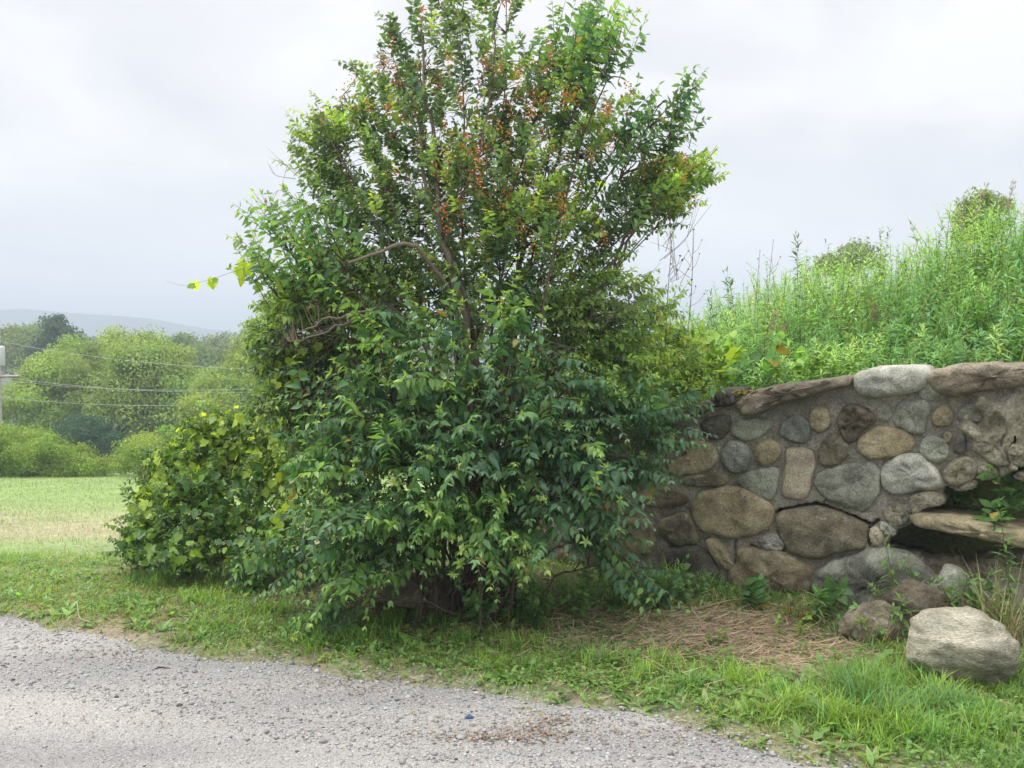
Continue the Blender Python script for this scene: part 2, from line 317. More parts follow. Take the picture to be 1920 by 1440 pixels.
# gravel road
def gravel_mat():
    m, t = new_mat('gravel'); L = t.links.new
    o = N(t, 'ShaderNodeOutputMaterial'); p = N(t, 'ShaderNodeBsdfPrincipled'); p.inputs['Roughness'].default_value = .95; p.inputs['Specular IOR Level'].default_value = .2
    tcn = N(t, 'ShaderNodeTexCoord')
    v = N(t, 'ShaderNodeTexVoronoi'); v.inputs['Scale'].default_value = 150; v.inputs['Randomness'].default_value = 1
    v2 = N(t, 'ShaderNodeTexVoronoi'); v2.inputs['Scale'].default_value = 55
    n1 = N(t, 'ShaderNodeTexNoise'); n1.inputs['Scale'].default_value = 1.1; n1.inputs['Detail'].default_value = 6
    n2 = N(t, 'ShaderNodeTexNoise'); n2.inputs['Scale'].default_value = 240; n2.inputs['Detail'].default_value = 3
    for q in (v, v2, n2): L(tcn.outputs['Object'], q.inputs[0])
    mpg = N(t, 'ShaderNodeMapping'); mpg.inputs['Rotation'].default_value = (0, 0, R(20)); mpg.inputs['Scale'].default_value = (.45, 2.2, 1); L(tcn.outputs['Object'], mpg.inputs[0]); L(mpg.outputs[0], n1.inputs[0])
    bw = N(t, 'ShaderNodeSeparateColor'); L(v.outputs['Color'], bw.inputs[0])
    r = N(t, 'ShaderNodeValToRGB'); els = r.color_ramp.elements
    els[0].position = 0; els[0].color = (.17, .17, .17, 1); els[1].position = 1; els[1].color = (.5, .485, .47, 1)
    for pos, c in ((.12, (.29, .28, .27)), (.35, (.34, .333, .322)), (.6, (.365, .36, .352)), (.85, (.37, .355, .335))):
        e = els.new(pos); e.color = (*c, 1)
    L(bw.outputs[0], r.inputs[0])
    r1 = N(t, 'ShaderNodeValToRGB'); r1.color_ramp.elements[0].position = .35; r1.color_ramp.elements[0].color = (.7, .7, .71, 1); r1.color_ramp.elements[1].position = .65; r1.color_ramp.elements[1].color = (.97, .955, .935, 1)
    L(n1.outputs[0], r1.inputs[0])
    mm = N(t, 'ShaderNodeMix', data_type='RGBA', blend_type='MULTIPLY'); mm.inputs[0].default_value = 1; L(r.outputs[0], mm.inputs[6]); L(r1.outputs[0], mm.inputs[7])
    mr = N(t, 'ShaderNodeMapRange'); mr.inputs['From Min'].default_value = .3; mr.inputs['From Max'].default_value = .7; mr.inputs['To Min'].default_value = .8; mr.inputs['To Max'].default_value = 1.2; L(n2.outputs[0], mr.inputs[0])
    sc = N(t, 'ShaderNodeVectorMath', operation='SCALE'); L(mm.outputs[2], sc.inputs[0]); L(mr.outputs[0], sc.inputs['Scale']); L(sc.outputs[0], p.inputs['Base Color'])
    ad = N(t, 'ShaderNodeMath', operation='ADD'); L(v.outputs['Distance'], ad.inputs[0]); L(v2.outputs['Distance'], ad.inputs[1])
    b = N(t, 'ShaderNodeBump', invert=True); b.inputs['Strength'].default_value = .55; b.inputs['Distance'].default_value = .008; L(ad.outputs[0], b.inputs['Height']); L(b.outputs[0], p.inputs['Normal'])
    L(p.outputs[0], o.inputs[0]); return m
rx = axis([(-40, -12, 1), (-12, -4, .2), (-4, 3.6, .04), (3.6, 12, .5), (12, 40, 2)]); ry = axis([(-12, 1.5, .5), (1.5, 6.5, .04), (6.5, 18, .3)])
RX, RY = np.meshgrid(rx, ry, indexing='ij'); ee = edge(RX, RY)
RZ = road_z(RX, RY) - .1 * sstep(.02, .3, ee) - .1 * sstep(.3, .9, ee)
cm = (ee[:-1, :-1] < .7)
lp, tt = grid_faces(len(rx), len(ry), cm)
build('gravel_road', [(np.stack([RX, RY, RZ], -1).reshape(-1, 3), lp, tt)], gravel_mat(), smooth=True, kind='structure', label='pale grey gravel road across the front')

# loose stones on the road
ICO = bmesh.new(); bmesh.ops.create_icosphere(ICO, subdivisions=1, radius=1)
iv = np.array([v.co[:] for v in ICO.verts]); iff = np.array([[v.index for v in f.verts] for f in ICO.faces]); ICO.free()
def pebbles(P, S, rgb, flat=.6, jit=.3, tv=iv, tf=iff):
    n = len(P); V = tv[None] * (1 + jit * rng.uniform(-1, 1, (n, len(tv), 1)))
    V = V * (S[:, None, None] * np.stack([rng.uniform(.7, 1.2, n), rng.uniform(.7, 1.2, n), rng.uniform(flat * .7, flat * 1.2, n)], -1)[:, None])
    a = rng.uniform(0, 6.28, n); c, s = np.cos(a)[:, None], np.sin(a)[:, None]
    V = np.stack([V[..., 0] * c - V[..., 1] * s, V[..., 0] * s + V[..., 1] * c, V[..., 2]], -1) + P[:, None]
    lo = (np.arange(n)[:, None, None] * len(tv) + tf[None]).ravel()
    C = np.ones((n, len(tv), 4)); C[..., :3] = np.asarray(rgb)[:, None]
    return V.reshape(-1, 3), lo, np.full(n * len(tf), tf.shape[1]), C.reshape(-1, 4)
n = 34000
y = 2.9 + 2.9 * rng.random(n) ** 1.4; x = rng.uniform(-.66, .66, n) * y; e = edge(x, y)
keep = (e < .34) & (rng.random(n) < np.where(e > -.75, 1, .2) * np.clip(1 - e * 2.6, .1, 1)); x, y, e = x[keep], y[keep], e[keep]; n = len(x)
S = .0025 + .006 * rng.random(n) ** 2.5 + .009 * (rng.random(n) < .035) * rng.random(n)
S *= np.where(e > -.8, 1.25, .8)
g = rng.uniform(.2, .42, n)[:, None] * np.array([1, .98, .96]) * (1 + rng.uniform(-.1, .1, (n, 3)) * np.array([1, .3, 1])); g[rng.random(n) < .06] *= .4
z = np.maximum(road_z(x, y), np.where(e > -.1, ground_z(x, y), -9))
build('gravel', [pebbles(np.stack([x, y, z + S * .15], -1), S, g)], M_peb, kind='stuff', label='loose grey crushed stones lying on the road')

# ------------------------------------------------------------------ the bank behind the wall
def bank_uv(x, y):
    q = np.stack([x, y], -1) - WB
    return q @ WU, -(q @ WN)        # u along the wall, v behind the front plane
def bank_z(x, y):
    u, v = bank_uv(x, y); a = x / np.maximum(y, 1)
    near = np.interp(u, [-1.5, -.6, 0, .9, 1.7, 2.5, 5], [.1, .7, 1.0, 1.2, 1.32, 1.42, 1.5])
    crest = np.interp(a, [-.16, -.05, .05, .114, .198, .295, .409, .565, 1.0], [-2, -.5, .5, .98, 1.28, 1.6, 1.72, 2.2, 2.5])
    t = sstep(.3, 3.6, v)
    z = near * (1 - t) + crest * t - .16 * np.clip(v - 5, 0, 40) + .06 * fb2(x, y, 1.6, 3, 21)
    return z - 1.2 * sstep(-.5, -2.2, u) * (1 - t)
us = axis([(-3.4, 9, .12)]); vvs = np.concatenate([[.3, .301], axis([(.36, 2, .12), (2, 24, .5)])])
U, VV = np.meshgrid(us, vvs, indexing='ij')
xy = WB + U[..., None] * WU - VV[..., None] * WN
BZ = bank_z(xy[..., 0], xy[..., 1]); cv = 1.1 * sstep(1.2, 1.9, us); xy[:, 0] -= (cv[:, None]) * WN; BZ[:, 0] = -.15
BZ[0, :] = -3; 
lp, tt = grid_faces(len(us), len(vvs))
Cb = np.ones((U.size, 4)); Cb[:, :3] = (np.array([.1, .12, .045]) * (1 + .5 * fb2(xy[..., 0], xy[..., 1], 2, 3, 3))[..., None]).reshape(-1, 3)
build('earth_bank', [(np.concatenate([xy, BZ[..., None]], -1).reshape(-1, 3), lp, tt, Cb)], M_soil, kind='structure', label='raised earth bank held behind the stone wall')

# ------------------------------------------------------------------ far hills and haze
def hills():
    ax = np.linspace(-1300, 700, 220); t = np.linspace(0, 1, 26)
    px = 960 + ax / 900 * F
    py = np.interp(px, [-1400, -500, -60, 60, 140, 270, 330, 380, 440, 500, 700, 1200, 2300], [560, 600, 592, 580, 585, 595, 607, 617, 622, 628, 634, 645, 640])
    top = CAMH + (660 - py) / F * 900 + 1.2 * fbm(np.stack([ax * .02, ax * 0, ax * 0], -1), 4, 3)
    A, T = np.meshgrid(ax, t, indexing='ij')
    Y = 640 + 560 * T
    prof = np.where(T < .47, np.sin(np.clip(T / .47, 0, 1) * math.pi / 2) ** 1.3, np.cos(np.clip((T - .47) / .53, 0, 1) * math.pi / 2))
    Z = -9 + (top[:, None] + 9) * prof + 2.0 * fbm(np.stack([A * .02, Y * .02, A * 0], -1), 4, 8) * sstep(.45, .2, T)
    lp, tt = grid_faces(len(ax), len(t))
    Cc = np.ones((A.size, 4)); Cc[:, :3] = (np.array([.04, .07, .06]) * (1 + .6 * fbm(np.stack([A * .02, Y * .02, A * 0], -1), 3, 5))[..., None]).reshape(-1, 3)
    build('hills', [(np.stack([A, Y, Z], -1).reshape(-1, 3), lp, tt, Cc)], tint_mat('hill', nscale=.2, bump=0), smooth=True, kind='structure', label='long low wooded ridge fading blue in the distance')
hills()

# ------------------------------------------------------------------ foliage generators
def rand_dir(n): return nrm(rng.normal(size=(n, 3)))
def jit(rgb, n, v=.18, h=.1):
    c = np.broadcast_to(np.array(rgb), (n, 3)) * (1 + v * rng.normal(size=(n, 1))) * (1 + h * rng.normal(size=(n, 3)) * np.array([1, .35, .8]))
    return np.clip(c, .005, .9)
def sprays(B, D, Ln, nodes, leafL, ratio, rgb, tip_rgb, T=OVATE, droop=.35, hang=.45, curl=.18, spread=.85, flat=.75, tipsz=.55, v=.16, miss=.12):
    """B bases, D directions, Ln lengths of many twigs. Returns leaf part, twig centre lines (S, M, 3)"""
    S = len(B); M = nodes; s = np.linspace(.12, 1, M)[None]
    Ln = np.broadcast_to(Ln, S)[:, None, None]; D = nrm(D)
    dr = (droop * rng.uniform(.4, 1.5, S))[:, None, None]
    P = B[:, None] + D[:, None] * (s[..., None] * Ln) - np.array([0, 0, 1.]) * (dr * Ln * s[..., None] ** 2)
    Tg = nrm(D[:, None] * np.ones_like(P) - np.array([0, 0, 1.]) * (2 * dr * s[..., None]))
    up = np.array([0, 0, 1.]) + .25 * rng.normal(size=(S, 1, 3))
    side = nrm(np.cross(Tg, up)); nor = np.cross(side, Tg)
    parts = []
    alt = (np.arange(M) % 2)[None, :, None]
    roll = rng.uniform(-.5, .5, (S, 1, 1))
    for sg in (1, -1):
        sd = sg * (side * np.cos((1 - flat) * alt * 1.57 + roll) + nor * np.sin((1 - flat) * alt * 1.57 + roll))
        X = nrm(sd * spread + Tg * rng.uniform(.25, .8, (S, M, 1)) - np.array([0, 0, 1.]) * (hang * rng.uniform(.2, 1.5, (S, M, 1))) + .18 * rng.normal(size=P.shape))
        Z = nrm(nor + .4 * rng.normal(size=P.shape) + np.array([0, 0, .6]))
        prof = np.interp(s, [0, .35, .7, 1], [.8, 1, .95, tipsz])
        LL = leafL * prof * rng.uniform(.7, 1.25, (S, M)) * np.broadcast_to(rng.uniform(.85, 1.15, (S, 1)), (S, M))
        k = np.clip((s - .7) / .3, 0, 1) ** 1.5 * np.broadcast_to(rng.uniform(.3, 1, (S, 1)), (S, M))
        c0 = jit(rgb, S, v * .8, .08)[:, None] * np.ones((1, M, 1)); c = c0 * (1 - k[..., None]) + np.array(tip_rgb) * k[..., None]
        c = np.clip(c * (1 + v * rng.normal(size=(S, M, 1))), .006, .8); od = rng.random((S, M)) < .012; c[od] = np.array([.32, .26, .06]) * rng.uniform(.5, 1.3, (od.sum(), 1))
        ok = rng.random((S, M)) > miss
        parts.append(inst(T, P[ok], X[ok], Z[ok], LL[ok], LL[ok] * ratio * rng.uniform(.85, 1.15, ok.sum()), curl * rng.uniform(-.3, 1.8, ok.sum()), c[ok]))
    # terminal leaf
    parts.append(inst(T, P[:, -1], nrm(Tg[:, -1] + .2 * rng.normal(size=(S, 3))), nor[:, -1], leafL * tipsz, leafL * tipsz * ratio, curl, np.broadcast_to(tip_rgb, (S, 3))))
    return parts, P
def twigs_of(P, r0=.0022, r1=.0009, rgb=(.16, .12, .08), k=3):
    S, M, _ = P.shape; out = []
    rad = np.linspace(r0, r1, M)
    Tg = nrm(np.gradient(P, axis=1)); A = nrm(np.cross(Tg, np.array([.3, .2, .93]))); Bn = np.cross(Tg, A)
    a = np.arange(k) * 2 * math.pi / k
    V = P[:, :, None] + rad[None, :, None, None] * (A[:, :, None] * np.cos(a)[None, None, :, None] + Bn[:, :, None] * np.sin(a)[None, None, :, None])
    i = np.arange(M - 1)[:, None] * k + np.arange(k)[None]; j = np.arange(M - 1)[:, None] * k + (np.arange(k)[None] + 1) % k
    q = np.stack([i, j, j + k, i + k], -1).reshape(-1, 4)
    lo = (np.arange(S)[:, None] * (M * k) + q.ravel()[None]).ravel()
    C = np.ones((S * M * k, 4)); C[:, :3] = rgb
    return V.reshape(-1, 3), lo, np.full(S * len(q), 4), C
def link_twigs(Bs, nodes, radii_nodes, rgb, maxd=1.1, r=(.006, .0022)):
    """thin branches from the nearest cane node up to each spray base"""
    Bs = Bs[np.arange(len(Bs))]; out = []
    d = np.linalg.norm(Bs[:, None] - nodes[None], axis=-1) + 1.2 * np.clip(nodes[None, :, 2] - Bs[:, None, 2], 0, 9) + .1 * rng.random((len(Bs), len(nodes)))
    j = d.argmin(1); ok = d[np.arange(len(Bs)), j] < maxd; Bs = Bs[ok]; A = nodes[j[ok]]
    s = np.linspace(0, 1, 6)[None, :, None]; dist = np.linalg.norm(Bs - A, axis=-1)[:, None, None]
    P = A[:, None] * (1 - s) + Bs[:, None] * s + np.array([0, 0, 1.]) * (.12 * dist * np.sin(s * math.pi)) + .03 * dist * rng.normal(size=(len(Bs), 6, 3)) * np.sin(s * math.pi)
    return twigs_of(P, r[0], r[1], rgb, 4)
def blobs_points(bl):
    """bl rows: px, py, rx, ry, depth, rdepth, count -> world points, unit offset in the blob"""
    P = []; O = []; I = []
    for k, (px, py, rx_, ry_, dp, rd, n) in enumerate(bl):
        n = int(n); q = rand_dir(n) * (rng.random((n, 1)) ** .45)
        P.append(at(px + q[:, 0] * rx_, py - q[:, 2] * ry_, dp + q[:, 1] * rd)); O.append(q); I.append(np.full(n, k))
    return np.vstack(P), np.vstack(O), np.concatenate(I)
def dome_q(n):
    q = rand_dir(n); q[:, 2] = np.where(q[:, 2] < -.2, -q[:, 2], q[:, 2]); return q

# ------------------------------------------------------------------ the tall berry shrub
BARK = (.2, .165, .125); BARKD = (.1, .075, .055)
def cane(p, r0, r1, rgb=BARK, wob=.012, k=7):
    c = curve(p, 8); n = len(c)
    c = c + wob * np.stack([fbm(np.stack([np.arange(n) * .35 + 9 * rng.random(), np.zeros(n) + i, np.zeros(n)], -1), 2, i) for i in range(3)], -1)
    return c, np.linspace(r0, r1, n), tube(c, np.linspace(r0, r1, n), k, rgb)
def shrub_canes(root, spec, rgb=BARK, spread=.14, wob=.03):
    parts = []; nodes = []
    for tgt, r0, r1 in spec:
        a = root + np.array([*rng.normal(size=2) * spread, -.05]); b = tgt[-1]
        pts = [a] + list(tgt)
        if len(tgt) == 1:
            m = a * .5 + b * .5; m[:2] = a[:2] * .62 + b[:2] * .38; m[2] += .12 * abs(b[2] - a[2]); pts = [a, m, b]
        c, r, t = cane(pts, r0, r1, rgb, wob); parts.append(t); nodes.append(c[len(c) // 4:])
    return parts, nodes

def tall_shrub():
    root = np.array([-.2, 5.65, .0])
    ob = empty('berry_shrub', root, 'tall dense shrub with small dark leaves and orange berries left of the stone wall', 'shrub')
    D = 5.65
    BL = [  # px, py, rx, ry, depth, rd, count
        (860, 40, 105, 70, D, .35, 62), (930, -30, 110, 60, D, .35, 40), (960, 170, 200, 95, D, .5, 150), (765, 165, 95, 75, D, .4, 80), (735, 75, 30, 50, D, .2, 12),
        (660, 235, 90, 50, D, .4, 78), (590, 255, 62, 42, D, .3, 52), (620, 315, 62, 50, D, .35, 62), (675, 165, 26, 50, D, .2, 12),
        (800, 290, 170, 85, D, .5, 150), (965, 310, 160, 110, D, .6, 170), (1110, 240, 90, 90, D, .4, 75), (1255, 330, 85, 52, D, .4, 95), (1190, 380, 90, 60, D, .4, 80),
        (1315, 320, 36, 30, D, .2, 16), (700, 390, 110, 60, D, .5, 100), (850, 410, 150, 85, D, .6, 130), (1010, 430, 130, 90, D, .6, 120), (1130, 470, 60, 50, D, .3, 22),
        (560, 560, 80, 62, D, .4, 100), (660, 510, 110, 70, D, .5, 110), (515, 640, 48, 60, D, .35, 85), (545, 720, 62, 80, D, .35, 120), (600, 790, 80, 70, D, .35, 90), (610, 690, 90, 80, D + .4, .3, 110), (660, 640, 90, 60, D + .3, .3, 80),
        (760, 540, 140, 100, D + .1, .5, 130), (900, 540, 130, 110, D + .1, .5, 110), (1040, 560, 110, 90, D, .5, 110), (1150, 580, 110, 80, D, .5, 110), (1200, 670, 100, 60, D - .1, .4, 90),
        (1090, 670, 110, 80, D, .45, 90), (800, 720, 180, 130, D + .45, .3, 150), (1000, 760, 140, 120, D + .35, .3, 110), (680, 820, 150, 130, D + .4, .3, 110), (1230, 560, 40, 60, D, .3, 12), (1265, 650, 55, 60, 6.1, .3, 60), (1290, 715, 55, 40, 6.1, .2, 50), (1210, 745, 60, 35, 6.0, .2, 40)]
    BL = np.array(BL, float); BL[:, 6] *= np.where(BL[:, 1] < 330, .6, np.where(BL[:, 1] < 480, .75, 1))
    P, O, I = blobs_points(BL)
    c0 = np.array([-.2, D, 1.9])
    Dr = nrm(nrm(P - c0) * .9 + rand_dir(len(P)) * .6 + np.array([0, 0, .45]))
    Ln = rng.uniform(.15, .4, len(P)); B = P - Dr * Ln[:, None] * .5
    fol = []; tw = []
    kind = rng.random(len(P))
    # colour by patch: dark bluish, mid, olive yellow
    pn = fbm(P * 1.6, 3, 4) + .25 * rng.normal(size=len(P))
    for lo, hi, rgb, tip in ((-9, -.2, (.1, .18, .09), (.17, .27, .11)), (-.2, .05, (.17, .29, .1), (.28, .4, .13)), (.05, 9, (.26, .41, .1), (.38, .5, .12))):
        m = (pn > lo) & (pn <= hi)
        f, Pt = sprays(B[m], Dr[m], Ln[m], 12, .054, .48, rgb, tip, T=SMALL, droop=.25, hang=.3, curl=.2, flat=.35, v=.2)
        fol += f; tw.append(twigs_of(Pt, .0016, .0007, (.15, .16, .08)))
    # canes, the main trunk and the forks that show
    root = np.array(ob.location)
    spec = []
    A = lambda *q: [at(a, b, c) for a, b, c in q]
    spec += [(A((885, 900, 5.6), (878, 640, 5.5), (840, 500, 5.45), (822, 400, 5.5), (815, 300, 5.5), (800, 180, 5.5), (790, 40, 5.5)), .034, .006),
             (A((900, 760, 5.6), (850, 560, 5.5), (838, 440, 5.5), (880, 340, 5.5), (905, 240, 5.5), (930, 60, 5.5)), .026, .005),
             (A((930, 800, 5.7), (960, 600, 5.7), (985, 440, 5.6), (1030, 330, 5.6), (1075, 210, 5.6), (1100, 80, 5.6)), .026, .005),
             (A((900, 700, 5.6), (840, 480, 5.5), (795, 330, 5.5), (780, 230, 5.5), (740, 130, 5.5)), .02, .005),
             (A((1000, 800, 5.7), (1080, 600, 5.6), (1150, 480, 5.6), (1210, 400, 5.6), (1290, 300, 5.6)), .022, .005),
             (A((1000, 800, 5.7), (1100, 600, 5.6), (1170, 470, 5.6), (1215, 380, 5.6), (1240, 300, 5.6)), .018, .004),
             (A((1000, 820, 5.7), (1090, 560, 5.6), (1140, 450, 5.6), (1175, 390, 5.6)), .014, .004),
             (A((900, 800, 5.6), (860, 600, 5.5), (790, 469, 5.25), (720, 472, 5.2), (650, 492, 5.2)), .02, .009),
             (A((850, 800, 5.6), (760, 600, 5.5), (690, 585, 5.2), (620, 600, 5.1), (560, 625, 5.1)), .014, .004),
             (A((850, 800, 5.6), (740, 610, 5.5), (660, 600, 5.2), (590, 635, 5.1), (540, 640, 5.1)), .012, .003),
             (A((860, 900, 5.6), (760, 640, 5.6), (700, 420, 5.5), (640, 300, 5.5), (590, 240, 5.5)), .018, .004),
             (A((860, 900, 5.6), (790, 600, 5.6), (740, 400, 5.6), (690, 280, 5.6), (650, 180, 5.6)), .016, .004)]
    for k in range(26):
        j = rng.integers(len(BL)); spec.append(([at(*(BL[j, :2] + rng.normal(size=2) * 25), BL[j, 4])], rng.uniform(.008, .016), .003))
    for k in range(30):   # tangle of bare stems at the foot
        spec.append((A((rng.uniform(800, 1000), rng.uniform(640, 900), 5.5 + .4 * rng.random())), rng.uniform(.004, .009), .002))
    stems, nodes = shrub_canes(root, spec)
    nodes = np.vstack(nodes)
    stems.append(link_twigs(B, nodes, None, (.13, .11, .08), r=(.0036, .0012)))
    # dry bare twigs
    for px, py, dx, dy, cnt in ((545, 330, -60, -45, 3), (565, 385, -50, 10, 3), (1240, 470, 50, -70, 5), (1262, 520, 30, -120, 5), (640, 610, -110, 30, 10), (650, 690, -60, 60, 8), (1120, 600, 70, -50, 12), (830, 400, -60, -70, 10), (860, 390, 50, -90, 10), (1070, 660, -50, -20, 6)):
        dead = []
        for q in range(cnt):
            a = at(px + rng.normal() * 10, py + rng.normal() * 10, 5.35); ex = px + dx * rng.uniform(.6, 1.5) + rng.normal() * 22; ey = py + dy * rng.uniform(.6, 1.4) + rng.normal() * 22
            b = at(ex, ey, 5.3 + rng.normal() * .1); mm = (a + b) / 2 + rng.normal(size=3) * .03
            dead.append(tube(curve([a, mm, b], 5), np.linspace(.0022, .0007, 10), 3, (.25, .21, .17)))
            b2 = mm + (b - mm) * .6 + rng.normal(size=3) * .07; dead.append(tube(curve([mm, (mm + b2) / 2, b2], 3), np.linspace(.0018, .0008, 6), 3, (.25, .21, .17)))
        build('dead_twig', dead, M_bark, ob, label='bare dry grey twigs')
    build('stem', stems, M_bark, ob, smooth=True)
    build('foliage', fol + tw, M_leaf, ob)
    # berries in tight clusters along the twigs of the upper half
    up = np.concatenate([np.where((I == k))[0][:int((I == k).sum() * f)] for k, f in ((0, .35), (2, .8), (3, .4), (5, .3), (9, .55), (10, .8), (11, .7), (12, .35), (13, .15), (17, .35), (16, .2), (26, .1), (19, .1))])
    cl = P[np.repeat(up, 3)] + rng.normal(size=(len(up) * 3, 3)) * np.array([.07, .07, .07]); cl[:, 1] -= .05
    cl = cl[rng.random(len(cl)) < .28]; nb = rng.integers(6, 28, len(cl)); Pb = np.repeat(cl, nb, 0); Pb = Pb + rng.normal(size=Pb.shape) * np.array([.017, .017, .034])
    cc = np.repeat(np.array([(.75, .25, .05), (.65, .12, .035), (.72, .36, .11)])[rng.choice(3, len(cl), p=[.55, .2, .25])], nb, 0) * rng.uniform(.7, 1.15, (len(Pb), 1))
    build('berry', [pebbles(Pb, rng.uniform(.0042, .0068, len(Pb)), cc, 1, .03)], M_berry, ob, kind='stuff', label='clustered orange and red berries', smooth=True)
tall_shrub()

# ------------------------------------------------------------------ the broad-leaved shrub in front
def broad_shrub():
    root = np.array([-.28, 5.25, .0])
    ob = empty('broad_leaved_shrub', root, 'broad-leaved green shrub with drooping sprays, sprawling low before the berry shrub', 'shrub')
    BL = [(760, 640, 105, 110, 5.1, .35, 46), (850, 720, 110, 110, 5.0, .35, 48), (700, 790, 120, 100, 5.0, .35, 52), (950, 800, 140, 90, 4.85, .3, 58), (1050, 790, 120, 70, 4.9, .3, 46), (1165, 760, 90, 45, 5.1, .25, 26),
          (860, 850, 150, 60, 4.75, .3, 46), (640, 890, 90, 100, 4.9, .35, 42), (740, 960, 140, 60, 4.7, .3, 50), (900, 950, 150, 40, 4.65, .3, 40), (950, 1020, 80, 55, 4.6, .25, 24), (1070, 920, 110, 70, 4.85, .3, 44),
          (1180, 870, 80, 60, 5.1, .25, 22), (1230, 815, 60, 32, 5.2, .2, 12), (1120, 1000, 80, 60, 5.0, .25, 18), (1190, 1060, 60, 40, 4.95, .2, 12), (620, 1130, 55, 28, 4.75, .2, 14), (690, 1040, 110, 50, 4.8, .3, 34), (560, 1030, 80, 50, 5.1, .3, 26), (800, 1030, 90, 40, 4.9, .3, 20),
          (520, 420, 45, 22, 5.3, .2, 9), (590, 440, 60, 50, 5.3, .25, 22), (500, 500, 50, 50, 5.3, .25, 18), (600, 520, 70, 60, 5.3, .3, 26), (960, 600, 34, 80, 5.0, .15, 12), (1090, 70, 80, 70, 5.5, .3, 34), (1060, 150, 80, 60, 5.5, .3, 30), (1160, 90, 40, 50, 5.5, .2, 9),
          (1170, 250, 50, 60, 5.5, .25, 16), (1280, 210, 28, 66, 5.5, .15, 12), (1240, 250, 34, 50, 5.5, .2, 13), (1060, 380, 70, 90, 5.7, .3, 24), (1130, 720, 90, 40, 5.1, .25, 18), (1010, 690, 60, 60, 5.1, .25, 12), (1250, 750, 50, 25, 5.4, .2, 10), (800, 330, 100, 60, 5.8, .2, 14),
          (860, 960, 170, 60, 5.1, .2, 44), (1020, 860, 160, 110, 5.3, .2, 50), (760, 820, 170, 120, 5.3, .2, 60), (650, 1000, 120, 90, 5.2, .2, 40)]
    BL = np.array(BL, float); P, O, I = blobs_points(BL)
    c0 = np.array([-.2, 5.6, 1.1])
    h = nrm((P - c0) * np.array([1, 1, .45]))
    hi_ = (P[:, 2] > 1.9)[:, None]
    Dr = nrm(h * .9 + rand_dir(len(P)) * .5 + np.where(hi_, np.array([0, 0, .9]), np.array([0, -.1, .3])))
    kp = rng.random(len(P)) < np.where(P[:, 2] > 1.9, 1, .9); P, Dr, hi_ = P[kp], Dr[kp], hi_[kp]
    Ln = rng.uniform(.26, .56, len(P)); B = P - Dr * Ln[:, None] * .45
    fol = []
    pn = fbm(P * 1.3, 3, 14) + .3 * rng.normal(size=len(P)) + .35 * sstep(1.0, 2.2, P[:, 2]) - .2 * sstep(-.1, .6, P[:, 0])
    tws = []; ends = []
    upm = P[:, 2] > 1.95; yt = rng.random(len(P)) < .4
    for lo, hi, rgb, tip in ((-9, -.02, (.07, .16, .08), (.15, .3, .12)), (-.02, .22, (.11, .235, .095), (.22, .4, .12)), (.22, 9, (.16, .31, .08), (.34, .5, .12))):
        for up_ in (0, 1):
            for y_ in (0, 1):
                for big in (0, 1):
                    m = (pn > lo) & (pn <= hi) & (upm == bool(up_)) & (yt == bool(y_)) & ((np.arange(len(P)) % 5 < 2) == bool(big))
                    if not m.any(): continue
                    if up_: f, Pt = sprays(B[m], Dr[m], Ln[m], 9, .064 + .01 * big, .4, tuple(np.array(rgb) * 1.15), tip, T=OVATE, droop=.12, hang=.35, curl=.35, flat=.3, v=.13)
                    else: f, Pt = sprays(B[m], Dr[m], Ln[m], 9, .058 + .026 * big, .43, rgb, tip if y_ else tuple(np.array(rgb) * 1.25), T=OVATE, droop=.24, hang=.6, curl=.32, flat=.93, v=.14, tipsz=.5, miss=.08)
                    fol += f; tws.append(twigs_of(Pt, .003, .001, (.14, .13, .07)))
                    if y_: ends.append(Pt[:, -1])
    SH = [(690, 700, 5.0), (720, 800, 4.9), (860, 700, 4.95), (960, 640, 5.05), (600, 760, 5.0), (640, 700, 5.1), (760, 600, 5.1), (820, 620, 5.05), (980, 700, 4.95), (900, 780, 4.8), (1050, 760, 4.9), (840, 860, 4.7), (700, 900, 4.75), (620, 860, 4.9), (580, 920, 5.0), (1130, 830, 5.0), (1020, 850, 4.8), (940, 900, 4.65), (780, 740, 4.95), (560, 840, 5.1), (1090, 900, 4.9), (740, 940, 4.65), (1200, 800, 5.15), (1260, 790, 5.25), (1240, 860, 5.2), (880, 620, 5.1), (1000, 780, 4.85), (660, 990, 4.75)]
    sb = np.array([at(a_, b_ + 60, c_) for a_, b_, c_ in SH for _ in range(2)]) + rng.normal(size=(len(SH) * 2, 3)) * .05
    f, Pt = sprays(sb, np.array([0, -.15, 1.]) + .28 * rng.normal(size=(len(sb), 3)), rng.uniform(.3, .55, len(sb)), 10, .078, .46, (.08, .2, .07), (.34, .5, .12), T=OVATE, droop=.05, hang=.75, curl=.3, flat=.2, v=.1, tipsz=.4, miss=.04)
    fol += f; tws.append(twigs_of(Pt, .0035, .0012, (.16, .17, .07))); ends.append(Pt[:, -1]); ends.append(Pt[:, -1] + .006)
    # rosettes of young leaves at some tips
    E = np.vstack(ends); E = E[rng.random(len(E)) < .45]; n = len(E); k = 7
    Pt = np.repeat(E, k, 0); X = nrm(rand_dir(n * k) + np.array([0, 0, .9])); c = np.clip(np.array([.24, .36, .085]) * (1 + .15 * rng.normal(size=(n * k, 1))), .02, .8)
    fol.append(inst(SMALL, Pt, X, rand_dir(n * k), rng.uniform(.02, .045, n * k), rng.uniform(.007, .012, n * k), .1, c))
    spec = []
    for k in range(46):
        j = k % len(BL); spec.append(([at(*(BL[j, :2] + rng.normal(size=2) * 20), BL[j, 4] + .05)], rng.uniform(.006, .013), .003))
    stems, nodes = shrub_canes(root, spec, BARKD, .16, .04)
    stems.append(link_twigs(B, np.vstack(nodes), None, (.12, .09, .06), .8))
